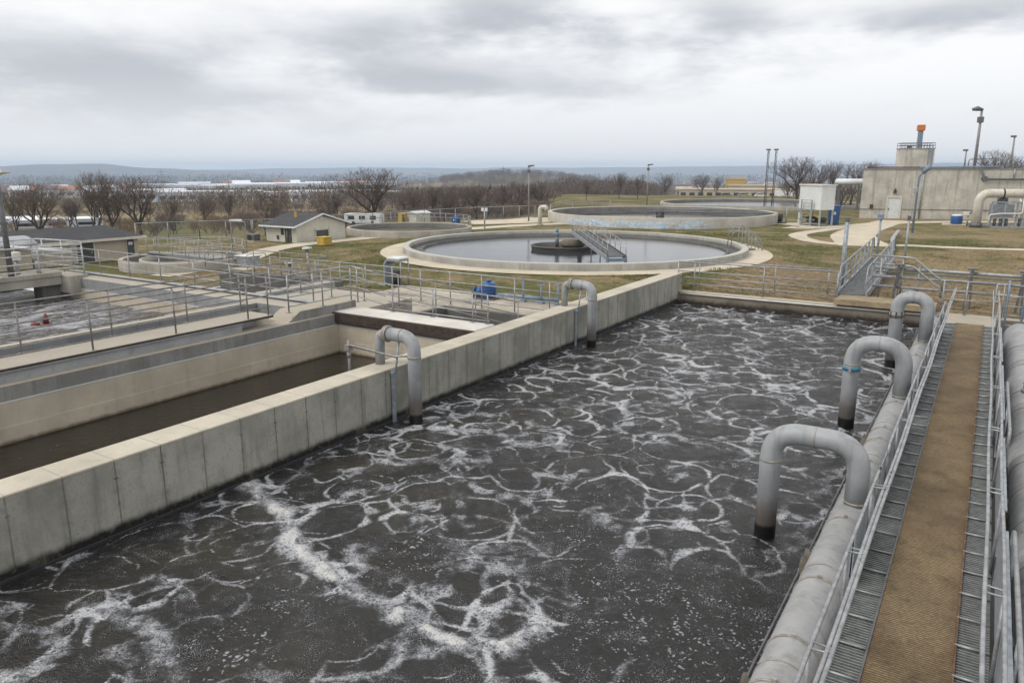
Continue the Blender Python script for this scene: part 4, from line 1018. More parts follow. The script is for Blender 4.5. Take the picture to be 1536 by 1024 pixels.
a_=Vector((C2.x-1.,C2.y-.3,1.16)); b_=Vector((C2.x+9.4,C2.y+1.6,1.20)); MB().bar(a_,b_,.5,.10).build('deck',M_dark_steel,t)
for hh in(.3,.6):
    MB().tube([a_+Vector((0,-.24,hh)),b_+Vector((0,-.24,hh))],.022,6).build('rail',M_galv,t)
for k in range(9):
    p=a_.lerp(b_,k/8)+Vector((0,-.24,0)); MB().cyl(p,p+Vector((0,0,.6)),.02,6).build('post',M_galv,t)
MB().bar((C2.x-.5,C2.y-.5,.72),(C2.x-6.5,C2.y-2.8,.70),.25,.08).build('scum_arm',M_offwhite,t)
C3d=col(612,54.); C3=Vector((C3d.x,C3d.y,0))
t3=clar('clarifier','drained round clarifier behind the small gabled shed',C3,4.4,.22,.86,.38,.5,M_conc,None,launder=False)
MB().disc((C3.x,C3.y,.46),4.25,64).build('floor',simple('shaded_sludge_floor',(.07,.06,.04),.8,0,.4,2.,(.4,.22,.06),.5),t3)  # sludge brown, deepened to carry the shade inside the tank
C4d=col(263,38.); C4=Vector((C4d.x,C4d.y,0))
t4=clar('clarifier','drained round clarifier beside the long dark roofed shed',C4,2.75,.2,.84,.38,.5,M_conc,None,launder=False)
MB().disc((C4.x,C4.y,.47),2.6,64).build('floor',simple('pale_floor',(.24,.20,.15),.85,0,.2,1.5,(.15,.12,.09),.5),t4)
MB().lathe([(1.9,.45),(1.9,.80),(1.8,.80),(1.8,.45)],(C4.x,C4.y,0),64).build('inner_ring',M_blue_c,t4)
MB().box(C4.x-2.6,C4.x+2.6,C4.y-.22,C4.y+.22,.86,.93).build('bridge_deck',M_grat,t4)
for s in(-1,1):
    m=MB()
    for hh in(.35,.7): m.tube([(C4.x-2.6,C4.y+s*.24,.93+hh),(C4.x+2.6,C4.y+s*.24,.93+hh)],.016,6)
    for k in range(6): m.cyl((C4.x-2.5+k,C4.y+s*.24,.9),(C4.x-2.5+k,C4.y+s*.24,1.64),.014,6)
    m.build('bridge_railing',M_galv,t4)
pts=[(C4.x+2.66*math.cos(a),C4.y+2.66*math.sin(a),.84) for a in np.linspace(R(-30),R(175),22)]
railing('clarifier_railing','curved railing round the back of the drained clarifier by the long shed',pts,(.68,.36),.015,spacing=1.1,mat=M_galv)
pts=[(C3.x+4.3*math.cos(a),C3.y+4.3*math.sin(a),.92) for a in np.linspace(R(10),R(185),24)]
railing('clarifier_railing','curved railing round the back of the drained clarifier behind the gabled shed',pts,(.62,.33),.018,spacing=1.0,mat=M_galv)
C5d=col(1140,100.); C5=Vector((C5d.x,C5d.y,0))
clar('clarifier','far pale round tank in front of the tan arcade building',C5,12.,.35,.78,.2,.45,M_conc,M_dark,launder=False)
# centre column, ring well and bridge of the nearest clarifier
t=thing('centre_well','dark circular centre well with a squat round drive base in the near clarifier','well',(C1.x,C1.y,.7))
MB().lathe([(1.75,-.3),(1.75,.16),(1.80,.18),(1.80,.21),(1.68,.21),(1.66,-.3)],(C1.x-.35,C1.y-.25,.7),64).build('ring',M_dkconc,t)
MB().disc((C1.x-.35,C1.y-.25,.73),1.66,48).build('scum_floor',M_rust,t)
MB().lathe([(.0,.46),(.52,.46),(.62,.40),(.66,.28),(.66,.2),(.55,.1),(.5,-.2)],(C1.x,C1.y,.7),32).build('drive_base',simple('mossy_stone',(.12,.10,.07),.9,0,.4,3.,(.07,.06,.04),.6),t)
t=thing('drive_motor','slim upright motor post standing in the clarifier centre well','motor',(C1.x-1.1,C1.y+.15,.7))
px_,py_=C1.x-1.05,C1.y+.2
MB().cyl((px_,py_,.6),(px_,py_,1.35),.10,12).build('shaft',M_dark_steel,t)
MB().box(px_-.13,px_+.13,py_-.13,py_+.13,1.35,1.5,.02).cyl((px_,py_,1.5),(px_,py_,1.75),.075,12).build('gearbox',M_bluegrey,t)
# bridge
t=thing('clarifier_bridge','sloping steel access bridge with railings from the rim to the clarifier centre','bridge',(-13.6,30.4,1.))
A=Vector((C1.x+.30,C1.y+.25,1.62)); Bp=Vector((-13.75,30.35,1.02)); d=(Bp-A); dh=Vector((d.x,d.y,0)).normalized(); q=Vector((-dh.y,dh.x,0)); W=.42
m=MB(); m.extr([A-q*W,A+q*W,Bp+q*W,Bp-q*W],(0,0,.04)); m.build('deck',M_dark_steel,t)
for s in(-1,1):
    m=MB(); m.extr([A+q*s*W-Vector((0,0,.13)),A+q*s*W+Vector((0,0,.06)),Bp+q*s*W+Vector((0,0,.06)),Bp+q*s*W-Vector((0,0,.13))],q*s*.05); m.build('girder',M_plate,t)
    m=MB(); m.tube([A+q*s*(W-.03)+Vector((0,0,.08)),Bp+q*s*(W-.03)+Vector((0,0,.08))],.022,6); m.build('rust_trim',M_rustedge,t)
    for hh in(.33,.62):
        a=A+q*s*W+Vector((0,0,hh));b=Bp+q*s*W+Vector((0,0,hh)); MB().tube([a,b],.016,6).build('rail',M_galv,t)
    for k in range(9):
        p=A.lerp(Bp,k/8)+q*s*W; MB().cyl(p,p+Vector((0,0,.63)),.017,6).build('post',M_galv,t)
m=MB()
for k in range(14):
    p=A.lerp(Bp,(k+.5)/14); m.bar(p-q*W*.95+Vector((0,0,.052)),p+q*W*.95+Vector((0,0,.052)),.03,.02)
m.build('tread_bars',M_grat,t)
for s in(-1,1):
    p=Bp+q*s*W; MB().box(p.x-.05,p.x+.05,p.y-.05,p.y+.05,.40,1.0).build('leg',M_bluegrey,t)
p=Bp+dh*.04; MB().bar(p-q*W+Vector((0,0,-.12)),p+q*W+Vector((0,0,-.12)),.04,.14).build('end_plate',M_bluegrey,t)
for k in(.35,.6):
    p=A.lerp(Bp,k); MB().cyl(p-Vector((0,0,.1)),Vector((p.x,p.y,.3)),.03,8).build('strut',M_galv,t)
MB().cyl((A.x-.0,A.y,.8),(A.x,A.y,1.6),.12,12).build('bearing_post',M_bluegrey,t)
# arched steps on the right of the rim
t=thing('rim_steps','small pale steps with arched double handrails over the right rim of the near clarifier','steps',(-10.6,39.6,.4))
d=Vector((.86,.5,0)).normalized(); q=Vector((-d.y,d.x,0)); c=C1+d*8.75; c.z=0
for s in(-.35,.35):
    b=c+q*s
    for hh in(0.,-.30): 
        P=[b-d*.55+Vector((0,0,.85)),b-d*.50+Vector((0,0,1.98+hh)),b+d*.05+Vector((0,0,1.98+hh)),b+d*1.0+Vector((0,0,1.25+hh)),b+d*1.15+Vector((0,0,.40))]
        MB().tube(fillet(P,.3,6),.022,8).build('rail',M_galv,t)
    for k in(0.,.35,.7): 
        p=b+d*k; MB().cyl(p+Vector((0,0,.5)),p+Vector((0,0,1.95-.75*max(0,k-.05))),.018,6).build('post',M_galv,t)
for k in range(3): 
    p=c+d*(.25+k*.3); M=Matrix.Translation((p.x,p.y,.95-k*.2))@Matrix.Rotation(math.atan2(d.y,d.x),4,'Z'); MB().box(-.14,.14,-.33,.33,-.03,.03,0,M).build('tread',M_grat,t)

# ---------------------------------------------------------------- rough winter turf
def turf():
    r=np.random.default_rng(5); N=52000
    a=r.random(N)<.72
    x=np.where(a,r.uniform(-24,9,N),r.uniform(-36.5,-18.8,N)); y=np.where(a,26.75+28*r.random(N)**1.5,19.6+14*r.random(N)**1.3)
    dens=vnoise(x,y,.55,91,4); ok=r.random(N)<np.clip((dens-.30)*2.6,.06,1)
    ok&=np.hypot(x-C1.x,y-C1.y)>10.1
    for px_,py_,hw in PATHPTS: ok&=(np.abs(x-px_)>hw+.12)|(np.abs(y-py_)>hw+.12)|(np.hypot(x-px_,y-py_)>hw+.12)
    for x0,x1,y0,y1 in [(-18.9,-9.8,14,22.35),(-25.2,-18.6,14,19.7),(-4.6,-2.9,26,37.2),(-15.2,-13.2,29.4,31),(-36.9,-34,30.,36.5)]: ok&=~((x>x0)&(x<x1)&(y>y0)&(y<y1))
    x=x[ok];y=y[ok];n=len(x); V=[];Fc=[]
    mul_=(y>26.5)&(y<37)&(x>-9.)
    for i in range(n):
        z=gz(x[i],y[i]); H=r.uniform(.03,.085)*(.55 if mul_[i] else 1.)
        for b in range(4):
            t=r.uniform(0,6.28); ox,oy=r.normal(0,.05,2); w=r.uniform(.008,.016); c_,s_=math.cos(t)*w,math.sin(t)*w; lx,ly=r.normal(0,.035,2); k=len(V)
            V+=[(x[i]+ox-c_,y[i]+oy-s_,z-.01),(x[i]+ox+c_,y[i]+oy+s_,z-.01),(x[i]+ox+lx,y[i]+oy+ly,z+H)]; Fc.append((k,k+1,k+2))
    me=bpy.data.meshes.new('grass'); me.from_pydata(V,[],Fc)
    t=NT('turf_blades'); n1=t.noise(.16,6,.66); n2=t.noise(.7,7,.72); n3=t.noise(17.,3,.7)
    f=t.ss(t.m('ADD',t.m('MULTIPLY',n1,.65),t.m('MULTIPLY',n2,.5)),.50,.66)
    k=t.mix(f,t.mix(n3,(.055,.068,.018),(.16,.155,.05)),t.mix(n3,(.20,.15,.08),(.42,.33,.19)))
    me.materials.append(t.fin(k,.9,0,.1)); o=bpy.data.objects.new('grass',me); COL.objects.link(o); tag(o,'short rough winter grass growing over the lawn',None,None,'stuff')
turf()
# ---------------------------------------------------------------- sheds
def wall_stain(): pass
t=thing('long_shed','low beige shed with a dark shingle roof at the left behind the foamy tank','shed',(-38.2,19.,.4))
MB().box(-39.9,-36.7,15.2,22.15,.3,1.44).build('wall',M_render,t)
m=MB(); z0,z1=1.44,2.02; x0,x1,y0,y1=-40.2,-36.45,14.9,22.45; xr=(x0+x1)/2
rv=[(x0,y0,z0),(x1,y0,z0),(x1,y1,z0),(x0,y1,z0),(xr,y0+.9,z1),(xr,y1-1.0,z1)]
for f in((0,1,4),(1,2,5,4),(2,3,5),(3,0,4,5),(0,3,2,1)): m.poly([rv[i] for i in f])
rf=m.build('roof',M_shingle,t)
MB().box(x1,x1+.05,y0,y1,z0-.06,z0+.05).box(x0,x1+.05,y1,y1+.05,z0-.06,z0+.05).build('fascia',M_trim,rf)
for y0_,w,lab in((19.05,.82,None),(21.55,.38,None)):
    d=MB().box(-36.7,-36.665,y0_,y0_+w,.38,1.36 if w>.5 else 1.40).build('door',M_door,t)
    MB().box(-36.7,-36.655,y0_-.05,y0_,.38,1.41).box(-36.7,-36.655,y0_+w,y0_+w+.05,.38,1.41).box(-36.7,-36.655,y0_-.05,y0_+w+.05,1.405,1.44).build('frame',M_trim if w>.5 else M_render,d)
    MB().box(-36.665,-36.63,y0_+w*.8,y0_+w*.9,.86,.90).build('handle',M_galv,d)
    if w<.5: MB().box(-36.664,-36.66,y0_+.08,y0_+.3,1.08,1.22).build('sign',M_white,d)
MB().box(-36.75,-36.60,15.2,22.15,.33,.43).build('plinth',M_path,t)
t=thing('gabled_shed','small pale block shed with a dark gable roof and grey roller door','shed',(-37,33.8,.4))
MB().extr([(-35.75,31.8,.3),(-35.75,35.95,.3),(-35.75,35.95,1.42),(-35.75,33.87,1.98),(-35.75,31.8,1.42)],(-2.75,0,0)).build('wall',M_render2,t)
m=MB()
for s,(ya,yb) in((0,(31.5,33.88)),(1,(36.25,33.86))):
    za=1.335; zb=2.03
    m.extr([(-35.55,ya,za),(-35.55,yb,zb),(-35.55,yb,zb+.07),(-35.55,ya,za+.07)],(-3.2,0,0))
rf=m.build('roof',M_shingle,t)
m=MB(); m.bar((-35.52,31.48,1.37),(-35.52,33.87,2.07),.06,.09); m.bar((-35.52,33.87,2.07),(-35.52,36.27,1.37),.06,.09); m.bar((-35.5,31.46,1.36),(-38.75,31.46,1.36),.06,.09); m.build('fascia',M_white,rf)
d=MB().box(-35.75,-35.71,33.35,34.4,.4,1.06).build('roller_door',M_door,t)
MB().box(-35.75,-35.69,33.27,33.35,.4,1.1).box(-35.75,-35.69,34.4,34.48,.4,1.1).box(-35.75,-35.69,33.27,34.48,1.06,1.12).build('frame',M_render2,d)
d=MB().box(-36.75,-36.2,31.76,31.8,.4,1.25).build('door',M_door,t)
MB().box(-36.29,-36.25,31.73,31.76,.78,.82).build('handle',M_galv,d)
w=MB().box(-37.1,-36.9,31.76,31.8,.85,1.25).build('window',M_glass,t)
MB().box(-37.5,-37.35,31.74,31.8,.55,.8).build('meter_box',M_door,t)
MB().box(-35.75,-35.70,33.78,33.95,1.72,1.86).build('vent',M_white,t)
MB().cyl((-36.5,31.72,.4),(-36.5,31.72,1.38),.03,8).build('drain_pipe',M_galv,t)
tag(MB().extr([(-37.2,33.,1.8),(-37.05,33.,1.8),(-37.1,33.,2.2),(-37.15,33.,2.2)],(0,.12,0)).build('roof_vent',M_yellow),'small yellow cone standing on the gabled shed roof','vent')
t=thing('grit_box','yellow box standing in front of the gabled shed','box',(-33.2,31.65,.4))
MB().box(-33.5,-32.9,31.3,31.95,.42,.86,.02).build('body',M_yellow,t); MB().box(-33.53,-32.87,31.27,31.98,.86,.92,.015).build('lid',M_yellow,t)
t=thing('ac_unit','dark machinery unit beside the gabled shed','machine',(-39.2,31.2,.4))
MB().box(-39.3,-38.6,30.9,31.4,.45,.85,.02).build('body',M_dark_steel,t); MB().cyl((-39.0,30.88,.65),(-39.0,30.85,.65),.16,16).build('fan',M_black,t); MB().box(-39.4,-38.5,30.8,31.5,.4,.45).build('base',M_path,t)
t=thing('pump_hut','small tan and white hut beyond the drained clarifier','hut',tuple(gp(617,334,.4)))
g=gp(617,333,.4); g.x+=-.6; g.y+=.8
MB().box(g.x-.8,g.x,g.y-.9,g.y+.1,.3,1.15).build('wall',M_yellow,t)
MB().box(g.x-.0,g.x+1.0,g.y-.6,g.y+1.3,.3,1.1).build('wall',M_offwhite,t)
MB().extr([(g.x-.1,g.y-.7,1.1),(g.x+.5,g.y-.7,1.3),(g.x+1.1,g.y-.7,1.1)],(0,2.1,0)).build('roof',M_white,t)
MB().box(g.x-.3,g.x-.05,g.y-.94,g.y-.9,.4,1.0).build('door',M_door,t)
g=gp(547,337,.4); t=thing('equipment_trailer','white trailer parked behind the gabled shed roof','trailer',tuple(g))
M0=Matrix.Translation((g.x,g.y,0))@Matrix.Rotation(R(25),4,'Z')
MB().box(-1.5,1.5,-.6,.6,.55,1.3,.04,M0).build('body',M_white,t)
for k in(-.9,0,.9): MB().box(k-.25,k+.25,-.615,-.6,.85,1.15,0,M0).build('window',M_glass,t)
for k in(-.8,.8):
    p=M0@Vector((k,-.62,.55)); MB().cyl(p,p+Vector((0,.15,0)),.17,16).build('wheel',M_black,t)
def bin_(label,p,w,h,rz=0.):
    t=thing('plastic_bin',label,'bin',tuple(p),rz)
    M0=Matrix.Translation((p.x,p.y,p.z))@Matrix.Rotation(rz,4,'Z')
    a=[(-w*.42,-w*.42),(w*.42,-w*.42),(w*.42,w*.42),(-w*.42,w*.42)]; b=[(x*1.19,y*1.19) for x,y in a]
    m=MB(); va=[m.bm.verts.new(M0@Vector((x,y,.03))) for x,y in a]; vb=[m.bm.verts.new(M0@Vector((x,y,h))) for x,y in b]
    for i in range(4): m._f([va[i],va[(i+1)%4],vb[(i+1)%4],vb[i]])
    m._f(va); m._f(vb); m.build('body',M_blue,t)
    MB().box(-w*.53,w*.53,-w*.53,w*.53,h,h+.05,.015,M0).build('lid',M_blue,t)
    MB().box(-w*.1,w*.1,-w*.56,-w*.50,h*.55,h*.7,0,M0).build('label_plate',M_white,t)
bin_('blue bin standing by the drained clarifier rim',gp(684,338,.4),.55,.68)
bin_('tall blue bin leaning beside the white elevated hopper',gp(1249,337,.4),.85,1.5,R(20))
g=gp(1434,337,.4); t=thing('blue_barrel','blue barrel with a pale top on a concrete pad by the big building','barrel',tuple(g))
MB().lathe([(.0,0),(.40,0),(.43,.1),(.44,.35),(.43,.6),(.40,.68),(.0,.68)],(g.x,g.y,.45),28).build('body',M_blue,t)
MB().lathe([(.40,.0),(.38,.07),(.2,.10),(.0,.10)],(g.x,g.y,1.13),28).build('lid',M_white,t); MB().box(g.x-1.,g.x+.7,g.y-.7,g.y+.7,.405,.45).build('pad',M_path,t)
# blue pump in the yard
t=thing('pump','bright blue pump set lying behind the yard railing','pump',(-14.6,21.1,.42))
c=Vector((-14.45,21.3,.42))
MB().lathe([(0,0),(.25,0),(.27,.05),(.27,.46),(.23,.55),(.10,.58),(0,.58)],c,28).build('housing',M_blue,t)
for zz in(.1,.22,.34,.44): MB().lathe([(.272,zz-.012),(.295,zz-.012),(.295,zz+.012),(.272,zz+.012)],c,28).build('cooling_fin',M_blue,t)
MB().tube([c+Vector((-.46,-.12,.2)),c+Vector((-.2,-.05,.22))],[.14,.18],20).tube([c+Vector((-.52,-.135,.2)),c+Vector((-.46,-.12,.2))],.19,20).build('inlet_flange',M_blue,t)
MB().tube(fillet([c+Vector((.3,0,.15)),c+Vector((1.0,.1,.15)),c+Vector((2.6,.3,.12))],.2,4),.07,12).build('outlet_pipe',M_bluegrey,t)
MB().box(c.x-.45,c.x+.4,c.y-.32,c.y+.32,.415,.46).build('skid',M_dark_steel,t)
MB().cyl(c+Vector((0,0,.57)),c+Vector((0,0,.66)),.08,12).build('cap',M_blue,t)
m_=0
for k,(dx,h) in enumerate(((1.35,.75),(2.05,.62),(2.7,.7))):
    x=c.x+dx;y=c.y+.1
    t=thing('valve_stand',['blue grey valve stand next to the blue pump','blue grey valve stand second from the blue pump','blue grey valve stand nearest the divider wall'][k],'valve',(x,y,.42))
    MB().cyl((x,y,.41),(x,y,.42+h),.035,8).build('stem',M_bluegrey,t); MB().lathe([(.09,-.012),(.12,0),(.09,.012)],(x,y,.44+h),16).build('hand_wheel',M_bluegrey,t); MB().box(x-.09,x+.09,y-.09,y+.09,.41,.47).build('base',M_bluegrey,t)
# arched grey enclosure with dark cylinder
g=Vector((-19.2,21.7,.42)); t=thing('blower_hood','pale grey arched hood with a dark drum inside behind the railing','hood',tuple(g))
P=[(g.x-.42,g.y,.42),(g.x-.42,g.y,1.28),(g.x-.28,g.y,1.42),(g.x+.28,g.y,1.42),(g.x+.42,g.y,1.28)]
MB().extr([(g.x-.45,g.y,.42),(g.x-.45,g.y,1.25),(g.x-.30,g.y,1.43),(g.x+.38,g.y,1.43),(g.x+.38,g.y,1.36),(g.x-.26,g.y,1.36),(g.x-.38,g.y,1.2),(g.x-.38,g.y,.42)],(0,.55,0)).build('shell',M_plate,t)
MB().cyl((g.x,g.y+.25,.42),(g.x,g.y+.25,.98),.2,20).build('drum',M_black,t); MB().box(g.x-.28,g.x+.35,g.y,g.y+.55,1.43,1.50,.015).build('cap',M_white,t)
for k in(.38,): MB().cyl((g.x+k,g.y+.05,.42),(g.x+k,g.y+.05,1.4),.025,8).cyl((g.x+k,g.y+.5,.42),(g.x+k,g.y+.5,1.4),.025,8).build('post',M_galv,t)
# low lamp on a post near the railing
def bollard_lamp(label,p,h):
    t=thing('yard_lamp',label,'lamp',tuple(p))
    MB().cyl(p,p+Vector((0,0,h)),.026,8).build('pole',M_galv,t); MB().extr([(p.x-.18,p.y-.09,p.z+h),(p.x+.2,p.y-.09,p.z+h+.05),(p.x+.2,p.y-.09,p.z+h+.1),(p.x-.18,p.y-.09,p.z+h+.09)],(0,.18,0)).build('lamp_head',M_white,t); MB().box(p.x-.05,p.x+.05,p.y-.05,p.y+.05,p.z+h-.1,p.z+h).build('junction_box',M_dark_steel,t)
bollard_lamp('short lamp post with a small white head by the yard railing',gp(463,418,.42),1.2)
bollard_lamp('low floodlight on a stub post at the rear channel',Vector((-21.2,18.45,1.02)),.45)
# goal shaped lamp frame and grey box beyond the foamy tank
t=thing('yard_lamp','tall pipe frame with a white street lamp head above the grey valve box','lamp',(-33.6,25.6,.4))
a=gp(350,382,.4);b=gp(371,380,.4)
MB().tube(fillet([a,a+Vector((0,0,1.75)),b+Vector((0,0,1.68)),b],.12,5),.035,8).build('frame',M_galv,t)
MB().extr([a+Vector((-.05,-.1,1.74)),a+Vector((.45,.3,1.74)),a+Vector((.42,.32,1.84)),a+Vector((.0,-.08,1.84))],(-.1,.14,0)).build('lamp_head',M_white,t)
g=gp(371,402,.4); t=thing('valve_box','pale blue grey box with a tube frame on a concrete pad','box',tuple(g))
MB().box(g.x-.35,g.x+.45,g.y-.3,g.y+.4,.42,.95,.02).build('body',M_plate,t); MB().box(g.x-.4,g.x+.5,g.y-.35,g.y+.45,.95,1.0,.01).build('lid',M_white,t); MB().box(g.x-.8,g.x+.8,g.y-.8,g.y+.6,.405,.46).build('pad',M_path,t)
m=MB()
for dx in(-.7,.7): m.tube(fillet([(g.x+dx,g.y-.55,.45),(g.x+dx,g.y-.55,1.1),(g.x+dx,g.y+.5,1.1),(g.x+dx,g.y+.5,.45)],.1,4),.02,6)
m.build('guard',M_galv,t)
# clutter on the left bridge
t=thing('tarp_cover','white curved fibreglass cover raised over the left bridge','cover',(-31.,13.,1.2))
m=MB(); P=[]
for k in range(13):
    a=PI*k/12; P.append((-31.9+1.9*k/12,12.2,2.1+.25*math.sin(a)**.8))
Q=[(x,y,z-.07) for x,y,z in reversed(P)]; m.extr(P+Q,(0,2.0,0)); m.build('shell',M_beam,t)
for dx,dy in((-1.8,.2),(-1.8,1.8),(-.1,.2),(-.1,1.8)): MB().cyl((-30.+dx,12.2+dy,1.1),(-30.+dx,12.2+dy,2.3),.04,8).build('leg',M_galv,t)
MB().tube(fillet([(-31.,12.,2.2),(-30.,13.2,2.05),(-28.,14.3,1.9)],.4,5),.06,10).build('hose',M_white,t)
for k in range(9):
    x=-29.2+.18*(k%3); y=8.6+.62*k
    t=thing('valve_actuator',['grey valve actuator on the left bridge, one of a row between its railings'][0],'valve',(x,y,1.15),0,'valve actuators on the left bridge')
    MB().cyl((x,y,1.15),(x,y,1.65),.07,10).build('stem',M_galv,t); MB().box(x-.14,x+.14,y-.12,y+.12,1.65,1.95,.02).build('housing',(M_bluegrey,M_offwhite,M_yellow)[k%3] if k%4 else M_galv,t)
t=thing('lamp_pole','tall grey pole standing on the left concrete bridge','pole',(-28.5,12.46,1.15))
MB().tube([(-28.45,12.46,1.15),(-28.45,12.46,4.6)],[.10,.075],12).build('pole',M_dark_steel,t); MB().box(-28.65,-28.25,12.26,12.66,1.15,1.18).build('base_plate',M_galv,t)
MB().extr([(-28.45,12.3,4.6),(-27.7,12.3,4.7),(-27.7,12.3,4.8),(-28.5,12.3,4.75)],(0,.3,0)).build('lamp_head',M_white,t)
t=thing('mixer_float','red mixer float bobbing in the foamy inlet tank','float',(-23.15,10.84,.3))
c=Vector((-23.2,10.9,.3))
MB().lathe([(0,-.08),(.14,-.08),(.18,0),(.16,.06),(.0,.08)],c,20).build('float',M_red,t); MB().tube([c+Vector((0,0,.05)),c+Vector((.02,0,.26)),c+Vector((.02,0,.36))],[.09,.06,.03],12).build('motor',M_red,t); MB().lathe([(0,-.08),(.1,-.08),(.13,0),(.1,.06),(0,.06)],c+Vector((-.30,-.16,.02)),16).build('float',M_red,t)
# ---------------------------------------------------------------- gangway at the end wall
t=thing('platform','weathered wooden platform sitting on the end wall at the walkway end','platform',(-2.6,26.5,.5))
for k in range(5):
    y=26.22+.2*k; MB().box(-4.0,-1.1,y,y+.19,.60+.003*(k%2),.66+.003*(k%2),.005).build('plank',simple('wood_plank',(.30,.235,.15),.85,0,.3,3.,(.15,.10,.06),.5) if k==0 else bpy.data.materials['wood_plank'],t)
MB().box(-4.02,-1.08,26.16,26.22,.47,.655,.006).build('fascia_board',bpy.data.materials['wood_plank'],t)
for x in(-3.9,-2.5,-1.2): MB().box(x-.05,x+.05,26.3,27.1,.43,.60).build('bearer',M_rust,t)
t=thing('gangway','narrow grey gangway with railings leading from the platform to the lawn','gangway',(-3.7,27.3,.5))
GA=Vector((-3.66,27.22,.64)); GB=Vector((-3.80,36.6,.92)); W=.42; q=Vector((1,0,0))
MB().extr([GA-q*W,GA+q*W,GB+q*W,GB-q*W],(0,0,.05)).build('deck',M_dark_steel,t)
m=MB()
for k in range(60):
    p=GA.lerp(GB,(k+.5)/60); m.bar(p-q*W*.96+Vector((0,0,.058)),p+q*W*.96+Vector((0,0,.058)),.022,.016)
m.build('tread_bars',M_grat,t)
for s in(-1,1):
    MB().extr([GA+q*s*W+Vector((0,0,-.1)),GA+q*s*W+Vector((0,0,.12)),GB+q*s*W+Vector((0,0,.12)),GB+q*s*W+Vector((0,0,-.1))],q*s*.05).build('girder',M_plate,t)
    for hh in(.48,.98):
        a=GA+q*s*W+Vector((0,-.0,hh)); b=GB+q*s*W+Vector((0,0,hh)); pts=[a,b]
        if hh>.9: pts=[GA+q*s*W+Vector((0,-.25,.1)),a+Vector((0,.12,-.0)),b+Vector((0,-.1,0)),b+Vector((0,.25,-.5))]
        MB().tube(fillet(pts,.2,5) if len(pts)>2 else pts,.024,8).build('rail',M_galv,t)
    for k in range(8):
        p=GA.lerp(GB,(k+.15)/7.6)+q*s*W; MB().box(p.x-.035,p.x+.035,p.y-.035,p.y+.035,p.z-.5,p.z+.97).build('post',M_plate,t)
# step rail on the right of the gangway
t=thing('stair_railing','double tube stair handrail sloping down right of the gangway','railing',(-2.5,27.6,.5))
for hh in(0.,-.27):
    MB().tube(fillet([(-3.2,27.9,1.98+hh),(-1.95,27.7,1.97+hh),(-1.25,27.6,1.42+hh),(-1.1,27.6,1.35+hh),(-1.05,27.6,1.0+hh)],.15,5),.030,8).build('rail',M_galv,t)
for x,z in((-2.9,1.9),(-2.25,1.9),(-1.75,1.75)): MB().cyl((x,27.75,.45),(x,27.75,z),.028,8).build('post',M_galv,t)
for k in range(3): MB().box(-2.2+.3*k,-1.9+.3*k,27.75,28.5,.8-.14*k,.85-.14*k).build('tread',M_grat,t)
# pipe rack along the bank on the right
t=thing('pipe_rack','rack of long horizontal pipes behind the end of the brown walkway','pipe rack',(0,27.8,.45))
for z,r,y in((1.58,.055,27.8),(1.30,.05,27.75),(.98,.045,27.7),(1.44,.025,27.9)): MB().tube([(-3.1,y,z),(5.,y,z-.03)],r,10).build('pipe',M_galv,t)
for x in(-2.4,-.32,1.05,2.6):
    m=MB(); m.bar((x-.06,27.62,.40),(x+.05,27.62,1.72),.07,.07); m.bar((x+.10,27.62,.40),(x+.05,27.62,1.5),.05,.05); m.box(x-.08,x+.18,27.56,27.95,1.70,1.75); m.build('stand',M_dark_steel,t)
railing('walkway_end_railing','three bar railing closing the far end of the brown walkway',[(-.95,26.5,.44),(.42,26.5,.44)],(1.02,.72,.45),.021,posts=[.0,.62,1.37])
railing('right_end_railing','railing on the end wall above the dark right tank',[(.62,26.45,.43),(4.6,26.45,.43)],(1.02,.7,.4),.021,spacing=1.1)
t=thing('ladder','blue grey tube ladder leaning over the right tank by the end wall','ladder',(.9,25.9,.4))
for x in(.72,1.12): MB().tube(fillet([(x,25.9,-.2),(x,26.1,1.5),(x,26.6,1.6),(x,26.7,.45)],.2,5),.03,8).build('stringer',M_bluegrey,t)
for k in range(5): MB().cyl((.72,25.92+.03*k,.05+.28*k),(1.12,25.92+.03*k,.05+.28*k),.018,6).build('rung',M_galv,t)
# poles round the gangway
def pole(label,x,y,zt,r=.045,box=None,head=None,mat=None):
    t=thing('lamp_post' if head else 'pole',label,'lamp post' if head else 'pole',(x,y,.4))
    MB().tube([(x,y,.38),(x,y,zt)],[r,r*.85],10).build('pole',mat or M_plate,t)
    MB().box(x-.09,x+.09,y-.09,y+.09,.38,.45).build('base',M_galv,t)
    if box: MB().box(x-.16,x+.12,y-.1,y+.1,zt-.28,zt+.02,.02).build('control_box',box,t)
    if head=='flood': MB().extr([(x-.05,y-.12,zt-.02),(x+.35,y-.12,zt+.06),(x+.35,y-.12,zt+.16),(x-.05,y-.12,zt+.12)],(0,.24,0)).build('lamp_head',M_dark_steel,t)
    if head=='knob': MB().box(x-.07,x+.07,y-.07,y+.07,zt-.02,zt+.16,.015).build('lamp_head',M_dark_steel,t)
    return t
pole('thick grey post at the left side of the gangway',-4.36,29.6,2.95,.085,None,'knob')
pole('post with a blue control box past the gangway',-4.6,41.6,2.62,.06,M_bluegrey)
pole('thin post right of the gangway with a small dark cap',-3.1,38.5,2.6,.05,None,'knob')
g=gp(1368,352,.4); t=thing('lamp_post','tall bent blue grey lamp post in front of the big concrete building','lamp post',tuple(g))
zt=4.35; MB().tube(fillet([g,(g.x,g.y,zt),(g.x+.35,g.y,zt+.35)],.15,5),[.085]*3 if False else .075,10).build('pole',M_bluegrey,t)
MB().tube([(g.x+.22,g.y,zt+.22),(g.x+.55,g.y,zt+.62),(g.x+.62,g.y,zt+.7)],[.12,.2,.1],12).build('lamp_head',M_bluegrey,t)
